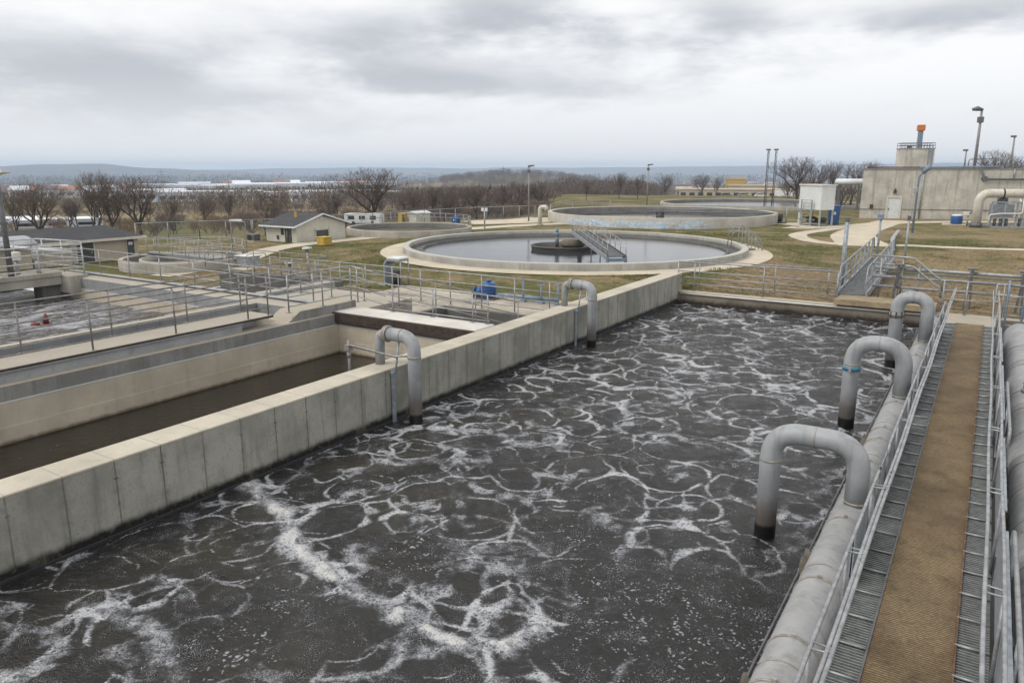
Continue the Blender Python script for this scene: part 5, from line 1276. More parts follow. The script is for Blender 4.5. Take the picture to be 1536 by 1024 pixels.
MB().box(g.x-.22,g.x+.05,g.y-.15,g.y+.1,zt-1.15,zt-.75,.03).build('junction_box',M_plate,t); MB().box(g.x-.15,g.x+.15,g.y-.15,g.y+.15,.38,.5).build('base',M_galv,t)
g=gp(1333,352,.4); t=thing('hose_tray','bright metal chute curving down beside the gangway','chute',tuple(g))
P=[gp(1348,345,.7),gp(1338,358,.75),gp(1341,372,.6),gp(1330,388,.55)]
m=MB()
pp=fillet(P,1.2,6)
for a,b in zip(pp[:-1],pp[1:]): m.bar(a,b,.2,.03)
m.build('tray',M_beam,t)
for p in P: MB().cyl(Vector((p.x,p.y,.38)),p,.03,6).build('leg',M_galv,t)
def street_lamp(label,px,by,ty,head=1,r=.06):
    g=gp(px,by,.4); d=g.xy.length; zt=zat(ty,d)
    t=thing('street_lamp',label,'street lamp',tuple(g))
    MB().tube([g,(g.x,g.y,zt)],[r*1.2,r*.7],8).build('pole',M_galv2,t)
    MB().extr([(g.x-.05,g.y-.09,zt),(g.x+.5*head,g.y-.09,zt+.10),(g.x+.5*head,g.y-.09,zt+.19),(g.x-.05,g.y-.09,zt+.16)],(0,.18,0)).build('lamp_head',M_dark_steel,t)
    MB().box(g.x-.12,g.x+.12,g.y-.1,g.y+.1,zt-.45,zt-.2,.02).build('junction_box',M_dark_steel,t)
street_lamp('slim street lamp left of the second clarifier',793,332,251)
street_lamp('slim street lamp standing behind the second clarifier',970,318,249)
g=gp(810,338,.4); t=thing('vent_pipe','short thick pale vent pipe with a hooked top near the second clarifier','vent',tuple(g))
MB().tube(fillet([g,g+Vector((0,0,1.45)),g+Vector((.45,.2,1.45)),g+Vector((.45,.2,1.2))],.2,5),.17,12).build('pipe',M_gaspipe,t); MB().cyl(g+Vector((0,0,0)),g+Vector((0,0,.1)),.28,12).build('base',M_conc,t)
g=gp(710,332,.4); t=thing('lamp_post','short post with two small lamps by the far fence','lamp post',tuple(g))
g=gp(727,343,.4); MB().cyl(g,g+Vector((0,0,1.35)),.06,8).build('pole',M_galv,t)
for s in(-1,1): MB().box(g.x+s*.16-.1,g.x+s*.16+.1,g.y-.08,g.y+.08,1.7,1.95,.02).build('lamp_head',M_white,t)
# twin lattice mast
t=thing('lattice_mast','tall slim twin lattice mast right of the second clarifier','mast',tuple(gp(1152,315,.4)))
g=gp(1152,315,.4); zt=zat(228,g.xy.length); dx=.42
for s in(-1,1):
    x=g.x+s*dx*.9; y=g.y+s*dx*.3
    for k in range(3):
        a=k*2*PI/3; MB().cyl((x+.13*math.cos(a),y+.13*math.sin(a),.35),(x+.09*math.cos(a),y+.09*math.sin(a),zt),.03,6).build('leg',M_dark_steel,t)
    m=MB()
    for k in range(18):
        z0=.5+(zt-.6)*k/18; z1=.5+(zt-.6)*(k+1)/18; s2=1 if k%2 else -1
        m.cyl((x-.12*s2,y,z0),(x+.12*s2,y,z1),.016,5)
    m.build('lattice',M_dark_steel,t); MB().box(x-.22,x+.22,y-.15,y+.15,zt,zt+.16).build('lamp_head',M_dark_steel,t)
for k in range(4): z=1.4+(zt-2)*k/4; MB().cyl((g.x-dx,g.y-.12,z),(g.x+dx,g.y+.12,z),.025,5).build('brace',M_dark_steel,t)

# ---------------------------------------------------------------- white hopper on legs
g=gp(1228,341,.4); a1=math.atan2(66.96-62.31,-10.67+11.21); 
t=thing('elevated_hopper','white metal hopper box standing on a steel frame with pumps below','hopper',(g.x,g.y,.4),0)
A=Vector((-12.55,63.5,0)); ex=Vector((1.72,-1.15,0)); 
ex=(gp(1228,341,.4)-gp(1199,338,.4)); ex.z=0; ey=gp(1255,336,.4)-gp(1228,341,.4); ey.z=0
ex=ex.normalized(); ey=Vector((-ex.y,ex.x,0)); O=gp(1228,341,.4); O.z=0
LX,LY=2.5,1.3
def hp(a,b,z): return O-ex*a+ey*b+Vector((0,0,z))
zb,zt=1.72,3.55
m=MB(); m.extr([hp(0,0,zb),hp(LX,0,zb),hp(LX,LY,zb),hp(0,LY,zb)],(0,0,zt-zb))
m.build('hopper_box',M_white,t)
m=MB()
for k in range(12): 
    a=LX*(k+.5)/12; p=hp(a,-.012,(zb+zt)/2); m.bar(hp(a,-.012,zb+.03),hp(a,-.012,zt-.03),.05,.02)
m.build('cladding_ribs',M_white,t)
m=MB(); v=[hp(-.08,-.08,zt),hp(LX+.08,-.08,zt),hp(LX+.08,LY+.08,zt),hp(-.08,LY+.08,zt)]; m.extr(v,(0,0,.10)); m.build('roof_lip',M_offwhite,t)
for a,b in((.06,.06),(LX-.06,.06),(LX-.06,LY-.06),(.06,LY-.06),(LX*.45,.06)): MB().bar(hp(a,b,.4),hp(a,b,zb),.13,.13).build('leg',M_plate,t)
for a,b in((LX*.75,-.25),(LX*.28,-.25)): MB().bar(hp(a,b,.4),hp(a,b,2.45),.10,.10).build('ladder_post',M_galv,t)
m=MB()
for k in range(8): m.bar(hp(LX*.75,-.25,.7+.25*k),hp(LX*.28,-.25,.7+.25*k),.03,.03)
m.build('ladder_rungs',M_galv,t)
MB().bar(hp(.3,.6,.45),hp(LX-.4,.6,.45),1.0,.12).build('skid',M_dark_steel,t)
for a in(.7,1.3,1.9): MB().cyl(hp(a,.5,.9),hp(a,1.1,.9),.24,14).build('motor',M_black,t)
m=MB(); m.tube(fillet([hp(.4,.4,1.1),hp(1.4,.4,1.35),hp(2.2,.4,1.1)],.2,4),.10,10); m.build('yellow_pipe',M_yellow,t)
MB().bar(hp(LX-.15,.1,.4),hp(LX-.15,.1,1.4),.3,.3).build('side_cabinet',M_offwhite,t)
MB().bar(hp(.2,-.3,.95),hp(LX-.3,-.3,.95),.06,.06).build('guard_rail',M_bluegrey,t)
tag(MB().extr([hp(-1.3,-.9,.404),hp(LX+.6,-.9,.404),hp(LX+.6,LY+.5,.404),hp(-1.3,LY+.5,.404)],(0,0,.06)).build('pad',M_path),'concrete pad under the white elevated hopper','pad')
g=gp(1165,335,.4); t=thing('hose_reel','small dark pump machine on the grass left of the hopper','machine',tuple(g))
MB().cyl(g+Vector((-.5,0,.45)),g+Vector((.4,0,.45)),.3,14).build('drum',M_black,t); MB().box(g.x-.8,g.x+.7,g.y-.4,g.y+.4,.4,.55).build('skid',M_dark_steel,t); MB().cyl(g+Vector((.75,0,0)),g+Vector((.75,0,1.4)),.05,8).build('post',M_galv,t); MB().box(g.x-.2,g.x+.2,g.y-.25,g.y+.25,.95,1.25,.03).build('engine',M_dark_steel,t)

# ---------------------------------------------------------------- big concrete building
BA=Vector((-10.3,76.4,0)); BB=Vector((12.,83.85,0)); bd=(BB-BA).normalized(); rzb=math.atan2(bd.y,bd.x); L=(BB-BA).length
t=thing('concrete_building','large weathered concrete building with a white door at the right','building',tuple(BA),rzb)
def T(m): m.bm.transform(Matrix.Translation(BA)@Matrix.Rotation(rzb,4,'Z')); return m
m=MB(); m.box(0,3.1,0,11.,.2,4.8).box(4.52,L,0,11.,.2,4.8) if False else None
xd=(gp(1339,328,.4)-BA).dot(bd); x0,x1=xd-.52,xd+.52
m.extr([(0,0,.2),(x0-.12,0,.2),(x0-.12,11.,.2),(4.,11.,.2)],(0,0,4.6)).box(x1+.12,L,0,11.,.2,4.80).box(x0-.12,x1+.12,0,11.,2.42,4.80).box(x0-.12,x1+.12,.35,11.,.2,2.42)
T(m).build('wall',M_bldg,t)
m=MB().extr([(-.08,-.08,4.803),(L,-.08,4.803),(L,11.1,4.803),(4.,11.1,4.803)],(0,0,.097)); T(m).build('parapet',M_galv2,t)
m=MB().tube([(.2,-.1,4.98),(4.6,-.1,4.98)],.05,8); T(m).build('roof_pipe',M_red,t)
m=MB().tube([(4.6,-.1,5.0),(11.,-.1,5.0)],.08,8); T(m).build('roof_pipe',M_bluegrey,t)
m=MB().box(0,x0-.2,-.05,0,1.22,1.28).box(x1+.2,L,-.05,0,1.22,1.28); T(m).build('string_course',M_grey,t)
m=MB().box(x0,x1,.02,.08,.38,2.28); d=T(m).build('door',M_white,t)
m=MB().box(x0-.13,x0,-.06,.1,.38,2.42).box(x1,x1+.13,-.06,.1,.38,2.42).box(x0,x1,-.06,.1,2.28,2.42); T(m).build('frame',M_trim,d)
m=MB().box(x0+.1,x0+.16,-.03,.02,1.15,1.35); T(m).build('handle',M_dark_steel,d)
m=MB().box(xd-.1,xd+.1,-.16,0,2.7,2.95).cyl((xd,-.1,2.95),(xd,-.1,3.1),.05,8); T(m).build('wall_lamp',M_rust,t)
m=MB().box(xd-2.,xd-1.75,-.16,0,1.3,1.65); T(m).build('wall_box',M_rust,t)
m=MB()
for k in range(6): pass
m.tube([(9.6,-.12,4.7),(9.9,-.2,4.0),(10.2,-.2,3.95),(13.5,-.2,3.95),(15.2,-.2,4.2)],.09,10); T(m).build('wall_pipe',M_dark_steel,t)
m=MB().cyl((9.9,-.35,4.0),(9.9,0,4.0),.22,14); T(m).build('vent_hood',M_dark_steel,t)
m=MB().cyl((xd+2.2,-.1,.4),(xd+2.2,-.1,4.8),.06,8); T(m).build('down_pipe',M_galv,t)
for xx,za,rr in((12.2,3.95,.07),(14.8,3.,.12)): m=MB().cyl((xx,-.12,za),(xx,-.12,4.8),rr,8); T(m).build('down_pipe',M_galv,t)
# roof tower
ct=col(1370,86.); t=thing('roof_tower','concrete stair tower with railing and orange capped flue on the building roof','tower',(ct.x,ct.y,4.9),rzb)
def T2(m): m.bm.transform(Matrix.Translation(ct)@Matrix.Rotation(rzb,4,'Z')); return m
z1=zat(228,86.); w=1.5
T2(MB().box(-w,w,-.9,.9,4.905,z1)).build('wall',M_bldg,t); T2(MB().box(-w-.05,w+.05,-.95,.95,z1,z1+.08)).build('roof_edge',M_conc,t)
m=MB()
for hh in(.25,.48): m.tube([(-w,-.85,z1+.08+hh),(w,-.85,z1+.08+hh)],.025,6).tube([(-w,0.85,z1+.08+hh),(w,0.85,z1+.08+hh)],.025,6).tube([(w,-.85,z1+.08+hh),(w,0.85,z1+.08+hh)],.025,6).tube([(-w,-.85,z1+.08+hh),(-w,0.85,z1+.08+hh)],.025,6)
for k in range(13):
    x=-w+2*w*k/12; m.cyl((x,-.85,z1+.07),(x,-.85,z1+.58),.02,5).cyl((x,0.85,z1+.07),(x,0.85,z1+.58),.02,5)
T2(m).build('roof_railing',M_dark_steel,t)
T2(MB().box(.02,.42,-.4,0,z1+.05,zat(205,86.))).build('flue',M_bluegrey,t); T2(MB().box(-.1,.54,-.5,.1,zat(205,86.),zat(197.5,86.),.02)).build('flue_cap',M_orange,t)
T2(MB().box(-.9,-.5,-.6,-.3,z1+.08,z1+.3)).build('roof_box',M_dark_steel,t)
m=MB()
for k in range(7): m.box(.95,1.3,-.96,-.91,5.05+.24*k,5.09+.24*k)
m.box(.93,.97,-.97,-.91,4.95,z1+.4).box(1.28,1.32,-.97,-.91,4.95,z1+.4); T2(m).build('ladder',M_bluegrey,t)
# lights on and behind the roof
def roof_light(label,px,dist,ty,z0,r,head):
    c=col(px,dist); zt=zat(ty,dist); t=thing('street_lamp',label,'street lamp',(c.x,c.y,z0))
    MB().tube([(c.x,c.y,z0),(c.x,c.y,zt)],[r*1.15,r*.8],10).build('pole',M_galv2,t)
    if head: 
        MB().tube([(c.x+.1,c.y,zt),(c.x-.35,c.y-.1,zt+.12),(c.x-.75,c.y-.2,zt+.05)],[.10,.22,.12],10).build('lamp_head',M_dark_steel,t); MB().box(c.x-.28,c.x+.25,c.y-.2,c.y+.2,zt-1.1,zt-.6,.03).build('junction_box',M_dark_steel,t)
    else: MB().box(c.x-.3,c.x+.15,c.y-.12,c.y+.12,zt-.02,zt+.15,.02).build('lamp_head',M_dark_steel,t)
roof_light('tall street lamp with a drooping head over the concrete building',1461,82.,181,4.9,.12,1)
roof_light('short slim lamp on the building roof left of the tall street lamp',1446,86.,231,4.9,.07,0)
roof_light('slim lamp on the building roof near the right edge',1515,82.,215,4.9,.08,0)
cr=col(1470,85.); t=thing('roof_railing','low dark railing standing on the roof behind the tall street lamp','railing',(cr.x,cr.y,4.9))
m=MB(); m.tube(fillet([(cr.x-1.,cr.y,4.9),(cr.x-1.,cr.y,5.75),(cr.x+1.6,cr.y+.8,5.75),(cr.x+2.0,cr.y+.9,4.9)],.3,4),.04,8); m.build('rail',M_dark_steel,t)
# pale gas pipe and equipment skid at right edge
g=gp(1463,341,.4); t=thing('gas_pipe','fat pale pipe rising and bending along the front of the building','pipe',tuple(g),rzb)
z2=3.0; 
P=[g+Vector((0,0,0)),Vector((g.x,g.y,z2)),Vector((g.x,g.y,z2))+bd*9.]
MB().tube(fillet(P,.8,9),.33,22).build('pipe',M_gaspipe,t)
for k in(1.6,3.7,5.9): p=Vector((g.x,g.y,z2))+bd*k; MB().tube([p-bd*.05,p+bd*.05],.36,20).build('band',M_rust,t)
MB().cyl(g,g+Vector((0,0,.35)),.42,18).build('base_flange',M_dark_steel,t)
p=g+bd*3.05; MB().extr([Vector((p.x-.1,p.y-.3,.4)),Vector((p.x+.3,p.y-.3,.4)),Vector((p.x+.3,p.y-.3,2.7)),Vector((p.x-.1,p.y-.3,2.7))],(0,.3,0)).build('support',M_galv,t)
MB().bar(p+Vector((.1,-.1,1.9)),p+Vector((.1,-.1,3.4)),.22,.22).build('valve_stem',M_gaspipe,t)
for k,(off,lab) in enumerate(((1.0,'grey equipment skid with panels and tubes under the pale pipe'),(4.2,'blue grey equipment skid with tanks at the right edge under the pale pipe'))):
    o0=g+bd*off; t=thing('equipment_skid',lab,'machine',tuple(o0),rzb)
    def T3(m): m.bm.transform(Matrix.Translation(o0)@Matrix.Rotation(rzb,4,'Z')); return m
    T3(MB().box(-.2,2.3,-.4,1.2,.0,.14)).build('base',M_plate,t)
    for x in(-.15,.75,1.6,2.25): T3(MB().box(x-.06,x+.06,-.4,-.28,.1,1.95)).build('frame_post',M_plate if k==0 else M_bluegrey,t)
    T3(MB().box(-.2,2.3,-.42,-.30,1.9,2.0).box(-.2,2.3,-.42,-.30,.75,.82)).build('frame_beam',M_galv,t)
    T3(MB().box(.1,1.5,.0,1.0,.75,1.8,.03)).build('cabinet',M_plate if k==0 else M_white,t)
    for x in(.2,.6,1.0,1.9): T3(MB().cyl((x,-.2,.15),(x,-.2,.7),.12,10)).build('cylinder',M_dark_steel if k==0 else M_galv,t)
    T3(MB().tube(fillet([(-.3,-.5,.2),(-.3,-.5,1.0),(.5,-.5,1.1),(1.9,-.5,1.1),(1.9,-.5,2.3)],.15,4),.06,8).tube(fillet([(2.1,-.3,.1),(2.1,-.3,1.5),(1.7,-.2,2.2)],.2,4),.08,8)).build('tubing',M_offwhite,t)
    T3(MB().lathe([(.0,.5),(.3,.5),(.36,.35),(.36,0)],(.8,.5,1.8),18)).build('dome',M_dark_steel,t)
g=gp(1450,339,.4); t=thing('valve_station','small white valve head on thin legs beside the pale pipe','valve',tuple(g))
MB().cyl(g,g+Vector((0,0,.9)),.05,8).build('stem',M_galv,t); MB().box(g.x-.35,g.x+.1,g.y-.15,g.y+.15,1.2,1.5,.03).build('head',M_offwhite,t); MB().tube(fillet([g+Vector((0,0,.85)),g+Vector((.3,.1,1.2)),g+Vector((.9,.3,1.2))],.1,4),.05,8).build('pipe',M_dark_steel,t)
# white tank behind the hopper
c=col(1275,92.); t=thing('storage_tank','horizontal white storage tank between the hopper and the concrete building','tank',(c.x,c.y,.4))
MB().tube([c+Vector((-1.5,.6,zat(271,92.))),c+Vector((-1.35,.6,zat(271,92.))),c+Vector((1.35,1.0,zat(271,92.))),c+Vector((1.5,1.0,zat(271,92.)))],[.15,.34,.34,.15],20).build('shell',M_white,t)
for x in(-1.,1.): MB().box(c.x+x-.1,c.x+x+.1,c.y+.6,c.y+1.0,.3,zat(271,92.)-.4).build('leg',M_dark_steel,t)

# ---------------------------------------------------------------- chain-link fence
def fence(label,P,h=1.15,step=1.7):
    P=[Vector((p.x,p.y,gz(p.x,p.y))) for p in P]
    t=thing('chain_link_fence',label,'fence',tuple(P[0]))
    m=MB(); mesh=MB()
    for a,b in zip(P[:-1],P[1:]):
        n=max(1,int((b-a).length/step))
        for k in range(n+1):
            p=a.lerp(b,k/n); MB().cyl((p.x,p.y,gz(p.x,p.y)-.05),(p.x,p.y,gz(p.x,p.y)+h),.035,6).build('post',M_galv,t)
        m.tube([a+Vector((0,0,h)),b+Vector((0,0,h))],.025,6); m.tube([a+Vector((0,0,.08)),b+Vector((0,0,.08))],.012,5)
        ln=(b-a).length; dv=(b-a)/ln; w=.16
        for k in range(int(ln/w)):
            for s in(0,1):
                x0=k*w; x1=x0+h*.9
                if x1>ln: x1=ln
                zz=(x1-x0)/.9
                A=a+dv*(x0 if s==0 else x1)+Vector((0,0,.06)); B_=a+dv*(x1 if s==0 else x0)+Vector((0,0,.06+zz*.92))
                mesh.tube([A,B_],.005,3,False,False)
    m.build('rail',M_galv,t); mesh.build('wire_mesh',M_dark_steel,t,norm=False)
fence('long chain link fence along the edge of the lawn before the bare trees',[gp(380,352),gp(398,349),gp(560,341),gp(705,331),gp(825,326)])
fence('chain link fence section left of the gabled shed behind the drained clarifier',[gp(205,360),gp(300,356),gp(378,352)])
fence('chain link fence behind the second clarifier',[gp(826,325),gp(915,316)],1.2,4.)
# ---------------------------------------------------------------- bare trees
def bark(name,c,v=.35):
    t=NT(name); k=t.mix(t.ss(t.noise(3.,5,.7),.3,.7),mul(c,1-v),mul(c,1+v)); return t.fin(k,.95,0,.1)
M_bark=bark('tree_bark',(.070,.058,.050)); M_twig=bark('twig_bark',(.150,.118,.098)); M_twig2=bark('tan_twigs',(.24,.18,.125)); M_twig3=bark('violet_twigs',(.165,.135,.120))
M_twigd=bark('dark_twigs',(.135,.108,.09))
class TM:
    def __init__(s): s.v=[];s.f=[]
    def seg(s,a,b,ra,rb,n=3):
        d=(b-a); L=d.length
        if L<1e-6: return
        d/=L; r=Vector((0,0,1)) if abs(d.z)<.9 else Vector((1,0,0)); u=d.cross(r).normalized(); w=d.cross(u); i=len(s.v)
        for p,rr in((a,ra),(b,rb)):
            for j in range(n):
                t=2*PI*j/n; s.v.append(p+(u*math.cos(t)+w*math.sin(t))*rr)
        for j in range(n): s.f.append((i+j,i+(j+1)%n,i+n+(j+1)%n,i+n+j))
    def mesh(s,name,mat):
        me=bpy.data.meshes.new(name); me.from_pydata([tuple(v) for v in s.v],[],s.f); me.materials.append(mat); return me
def gen_tree(seed,H=7.,spread=.45,stems=1,twig=.006,depth=6,fork=.16,up=.5,limbs=3,r0=.023):
    rd=random.Random(seed); tr=TM(); cr=TM()
    def grow(p,d,L,r,lv):
        n=3 if lv<4 else 2; q=p
        for k in range(n):
            dd=(d+Vector((rd.gauss(0,.10),rd.gauss(0,.10),rd.gauss(0,.05)+up*.16))).normalized()
            b=q+dd*(L/n)
            (tr if lv<3 else cr).seg(q,b,max(twig*.6,r*(1-.25*k/n)),max(twig*.5,r*(1-.25*(k+1)/n)),7 if lv<2 else (4 if lv<4 else 3))
            if lv>=1 and lv<depth and rd.random()<(.6 if lv<3 else .95):
                ax=Vector((rd.gauss(0,1),rd.gauss(0,1),rd.gauss(.25,.5))).normalized()
                grow(b,(dd*.75+ax*.65+Vector((0,0,up*.5))).normalized(),L*rd.uniform(.4,.62),max(twig*.6,r*.38),min(depth,lv+2))
            q=b;d=dd
        if lv>=depth: return
        m=rd.choice((2,2,3)) if lv>0 else limbs
        a0=rd.uniform(0,2*PI)
        for j in range(m):
            a=a0+2*PI*j/m+rd.gauss(0,.35); s=spread*rd.uniform(.6,1.3)
            side=Vector((math.cos(a),math.sin(a),0)); side=(side-d*side.dot(d)).normalized()
            nd=(d*math.cos(s)+side*math.sin(s)+Vector((0,0,up*.30))).normalized()
            grow(q,nd,L*rd.uniform(.70,.9),max(twig*.7,r*rd.uniform(.55,.68)),lv+1)
    for k in range(stems):
        a=rd.uniform(0,2*PI); d0=Vector((math.cos(a)*.2*(stems>1),math.sin(a)*.2*(stems>1),1)).normalized()
        grow(Vector((math.cos(a)*.15*(stems>1),math.sin(a)*.15*(stems>1),-.3)),d0,H*fork*1.6,H*r0*(1 if stems==1 else .75),0)
    zmax=max(v.z for v in cr.v); k=H/zmax
    for M_ in(tr,cr): M_.v=[v*k for v in M_.v]
    return tr,cr
TREES=[]
for i,(sd,sp,st,fk,up,li) in enumerate(((3,.48,1,.16,.40,3),(8,.42,1,.17,.50,3),(21,.56,1,.14,.40,4),(34,.46,2,.15,.45,2),(55,.38,1,.18,.55,3))):
    tr,cr=gen_tree(sd,7.,sp,st,.009,7,fk,up,li); TREES.append((tr.mesh('trunk',M_bark),cr.mesh('crown',M_twig),cr.mesh('crown',M_twig3),cr.mesh('crown',M_twigd)))
SHR=[]
for sd,mat in((101,M_twig2),(102,M_twig),(103,M_twig3),(104,M_twig2)):
    tr,cr=gen_tree(sd,2.4,.5,4,.007,5,.14,.5,3,.016)
    i=len(tr.v); tr.v+=cr.v; tr.f+=[tuple(a+i for a in f) for f in cr.f]
    SHR.append(tr.mesh('bare_shrub',mat))
def place_tree(k,p,H,label,group=None,rz=None,sx=1.,vio=False,dark=False):
    t=thing('bare_tree',label,'tree',tuple(p),rz if rz is not None else random.uniform(0,6.28),group)
    s=H/7.; t.scale=(s*sx,s*sx,s)
    for nm,me in(('trunk',TREES[k][0]),('crown',TREES[k][3 if dark else 2 if vio else 1])):
        o=bpy.data.objects.new(nm,me); COL.objects.link(o); o.parent=t
    return t
def gpt(px,d): c=col(px,d); return Vector((c.x,c.y,gz(c.x,c.y)))
NAMED=[ # px, distance, top y, variant, width factor, label
 (50,80,272,2,1.1,'dark spreading bare tree at the far left behind the long shed roof'),
 (125,84,260,3,.95,'bare tree leaning left above the long shed roof'),
 (158,86,258,1,1.1,'tallest bare tree of the three above the long shed roof'),
 (203,82,264,2,1.1,'wide bare tree at the right end of the long shed roof'),
 (395,88,283,0,1.2,'bare tree just left of the gabled shed'),
 (503,88,281,3,1.1,'bare tree rising right behind the gabled shed roof'),
 (563,86,254,2,1.35,'largest bare tree with a broad crown behind the drained clarifier'),
 (650,90,280,1,.9,'slim bare tree left of the tan and white hut'),
 (618,95,282,3,1.,'bare tree right of the largest tree behind the tan hut'),
 (665,88,279,0,1.,'bare tree with an upright crown right of the tan hut'),
 (714,88,277,2,1.0,'rounded bare tree behind the fence left of the first street lamp'),
 (757,94,284,1,1.,'tan twiggy bare tree left of the first street lamp'),
 (782,96,272,4,1.,'bare tree just left of the first street lamp pole'),
 (812,96,272,0,1.,'bare tree just right of the first street lamp pole'),
 (880,112,268,1,.9,'bare tree behind the left part of the second clarifier'),
 (930,120,258,1,.9,'tall dark bare tree behind the second clarifier, left of the second lamp'),
 (958,118,262,4,.9,'tall bare tree close by the second street lamp'),
 (1000,150,263,0,1.,'bare tree right of the second street lamp'),
 (1056,215,262,2,1.,'dark bare tree in front of the tan arcade building'),
 (1076,225,265,1,1.,'bare tree right of centre before the tan arcade building'),
 (1200,120,238,2,1.15,'large bare tree left of the white hopper'),
 (1222,124,248,0,1.,'bare tree right behind the white hopper'),
 (1252,118,243,1,1.,'dense bare tree between the hopper and the building'),
 (1280,104,246,0,1.1,'bare tree touching the left corner of the concrete building'),
 (1312,104,243,1,1.,'bare tree top above the left end of the building roof'),
 (1490,112,232,2,1.,'bare tree top over the roof near the right edge'),
 (1530,118,240,0,1.,'bare tree top over the roof at the right edge'),
 (340,105,283,1,1.,'thin bare tree in the scrub left of the gabled shed'),
 (300,110,292,0,1.,'bare tree in the scrub behind the drained clarifier railing'),
 (255,100,287,3,1.,'bushy bare tree right of the long shed in the scrub'),
 (10,90,278,1,1.,'bare tree half cut by the left edge of the photo'),
]
for px,d,ty,k,sx,lab in NAMED:
    if px<800: d=d-80+rstart(*col(px,60).xy)+9
    p=gpt(px,d); H=zat(ty,d)-p.z; place_tree(k,p-Vector((0,0,.05)),max(2.5,H)*1.08,lab,None,None,sx*1.15,False,True)
rs=random.Random(12)
# trees one can still tell apart in the wood beyond the fence
n=0
while n<150:
    px=rs.uniform(-10,1180); d=rs.uniform(100,420)**1.0
    if px>820: d=rs.uniform(175,420)
    if 1000<px<1200 and d<340: continue
    # leave the open meadow and the roofs of the industrial estate in view on the left
    if px<430 and 115<d and rs.random()<.78: continue
    if px<560 and d>230 and rs.random()<.8: continue
    p=gpt(px,d); top=rs.uniform(282,308) if px<640 else rs.uniform(274,302)
    H=zat(top,d)-p.z
    if not 2.0<H<13: continue
    place_tree(rs.randrange(5),p,H,'one of the bare grey brown trees of the wood beyond the lawn fence','trees of the wood beyond the fence',None,rs.uniform(1.1,1.6),rs.random()<.6); n+=1
# scrub along the fence
n=0
while n<125:
    px=rs.uniform(-10,840); d=rstart(*col(px,60).xy)+rs.uniform(5,60)
    if 820<px: d+=40
    if px<430 and rs.random()<(.85 if px<215 else .5): continue
    p=gpt(px,d); s=rs.uniform(.4,.85)
    o=bpy.data.objects.new('bare_shrub',SHR[rs.randrange(4)]); COL.objects.link(o); o.location=p; o.rotation_euler=(0,0,rs.uniform(0,6.28)); o.scale=(s*1.7,s*1.7,s*.9)
    tag(o,'one of the leafless brown shrubs of the thicket along the lawn fence','shrub','scrub along the fence'); n+=1
for px,d,s,lab in ((1268,95,1.3,'leafless shrub left of the concrete building corner'),(1185,128,1.2,'leafless shrub left of the hopper'),(1300,98,1.,'leafless shrub at the building corner behind the hopper')):
    p=gpt(px,d); o=bpy.data.objects.new('bare_shrub',SHR[1]); COL.objects.link(o); o.location=p; o.scale=(s*1.3,s*1.3,s); tag(o,lab,'shrub')
# far woodland reads as one mass
def woodland(name,pts,mat,seed,nq=80):
    r=np.random.default_rng(seed); V=[];Fc=[]
    for (x,y,z,H,Wd) in pts:
        for k in range(nq):
            th=r.uniform(0,6.28); u=r.uniform(0,1)**.5; h=r.uniform(.15,1.)
            rad=Wd*.5*u*math.sqrt(max(.05,1-(2*h-1.1)**2*.8))
            cx,cy,cz=x+rad*math.cos(th),y+rad*math.sin(th),z+H*h
            a=r.uniform(0,6.28); lean=r.normal(0,.35); L=H*r.uniform(.06,.17); w=H*r.uniform(.008,.026)
            dx,dy=math.cos(a)*w,math.sin(a)*w; ox,oy=math.cos(th)*L*(.35+lean),math.sin(th)*L*(.35+lean); i=len(V)
            V+= [(cx-dx,cy-dy,cz-L*.5),(cx+dx,cy+dy,cz-L*.5),(cx+dx*.4+ox,cy+dy*.4+oy,cz+L*.5),(cx-dx*.4+ox,cy-dy*.4+oy,cz+L*.5)]; Fc.append((i,i+1,i+2,i+3))
        i=len(V); w=H*.016; V+=[(x-w,y,z-.3),(x+w,y,z-.3),(x+w*.4,y,z+H*.45),(x-w*.4,y,z+H*.45)]; Fc.append((i,i+1,i+2,i+3))
        i=len(V); V+=[(x,y-w,z-.3),(x,y+w,z-.3),(x,y+w*.4,z+H*.45),(x,y-w*.4,z+H*.45)]; Fc.append((i,i+1,i+2,i+3))
    me=bpy.data.meshes.new(name); me.from_pydata(V,[],Fc); me.materials.append(mat); o=bpy.data.objects.new(name,me); COL.objects.link(o); return o
P=[]
for k in range(2000):   # rising wood in the middle and right
    px=rs.uniform(560,1230); d=rs.uniform(260,900)
    if k%4==0: px=rs.uniform(660,900); d=rs.uniform(590,800)
    if 1000<px<1200 and d<345: continue
    p=gpt(px,d); hl=math.exp(-((p.x-HILLC.x)**2+(p.y-HILLC.y)**2)/130.**2); H=rs.uniform(2.8,4.6)+1.8*hl; P.append((p.x,p.y,p.z,H,H*rs.uniform(.9,1.4)))
for k in range(1100):   # nearer thickets closing the band behind the clarifiers
    px=rs.uniform(600,1230); d=rs.uniform(92,260) if px<815 else rs.uniform(182,300)
    if 985<px<1205: continue
    p=gpt(px,d); H=rs.uniform(2.4,4.2) if d<180 else rs.uniform(3.2,5.2); P.append((p.x,p.y,p.z,H,H*rs.uniform(.8,1.2)))
tag(woodland('woodland',P,bark('wood_mass',(.145,.116,.10),.5),5,110),'dense grey brown bare woodland covering the low hill in the middle distance','woodland',kind='stuff')
P=[]
for k in range(150):   # trees among the warehouses
    px=rs.uniform(215,585); d=rs.uniform(440,545); p=gpt(px,d); H=rs.uniform(3.,6.); P.append((p.x,p.y,p.z,H,H*.9))
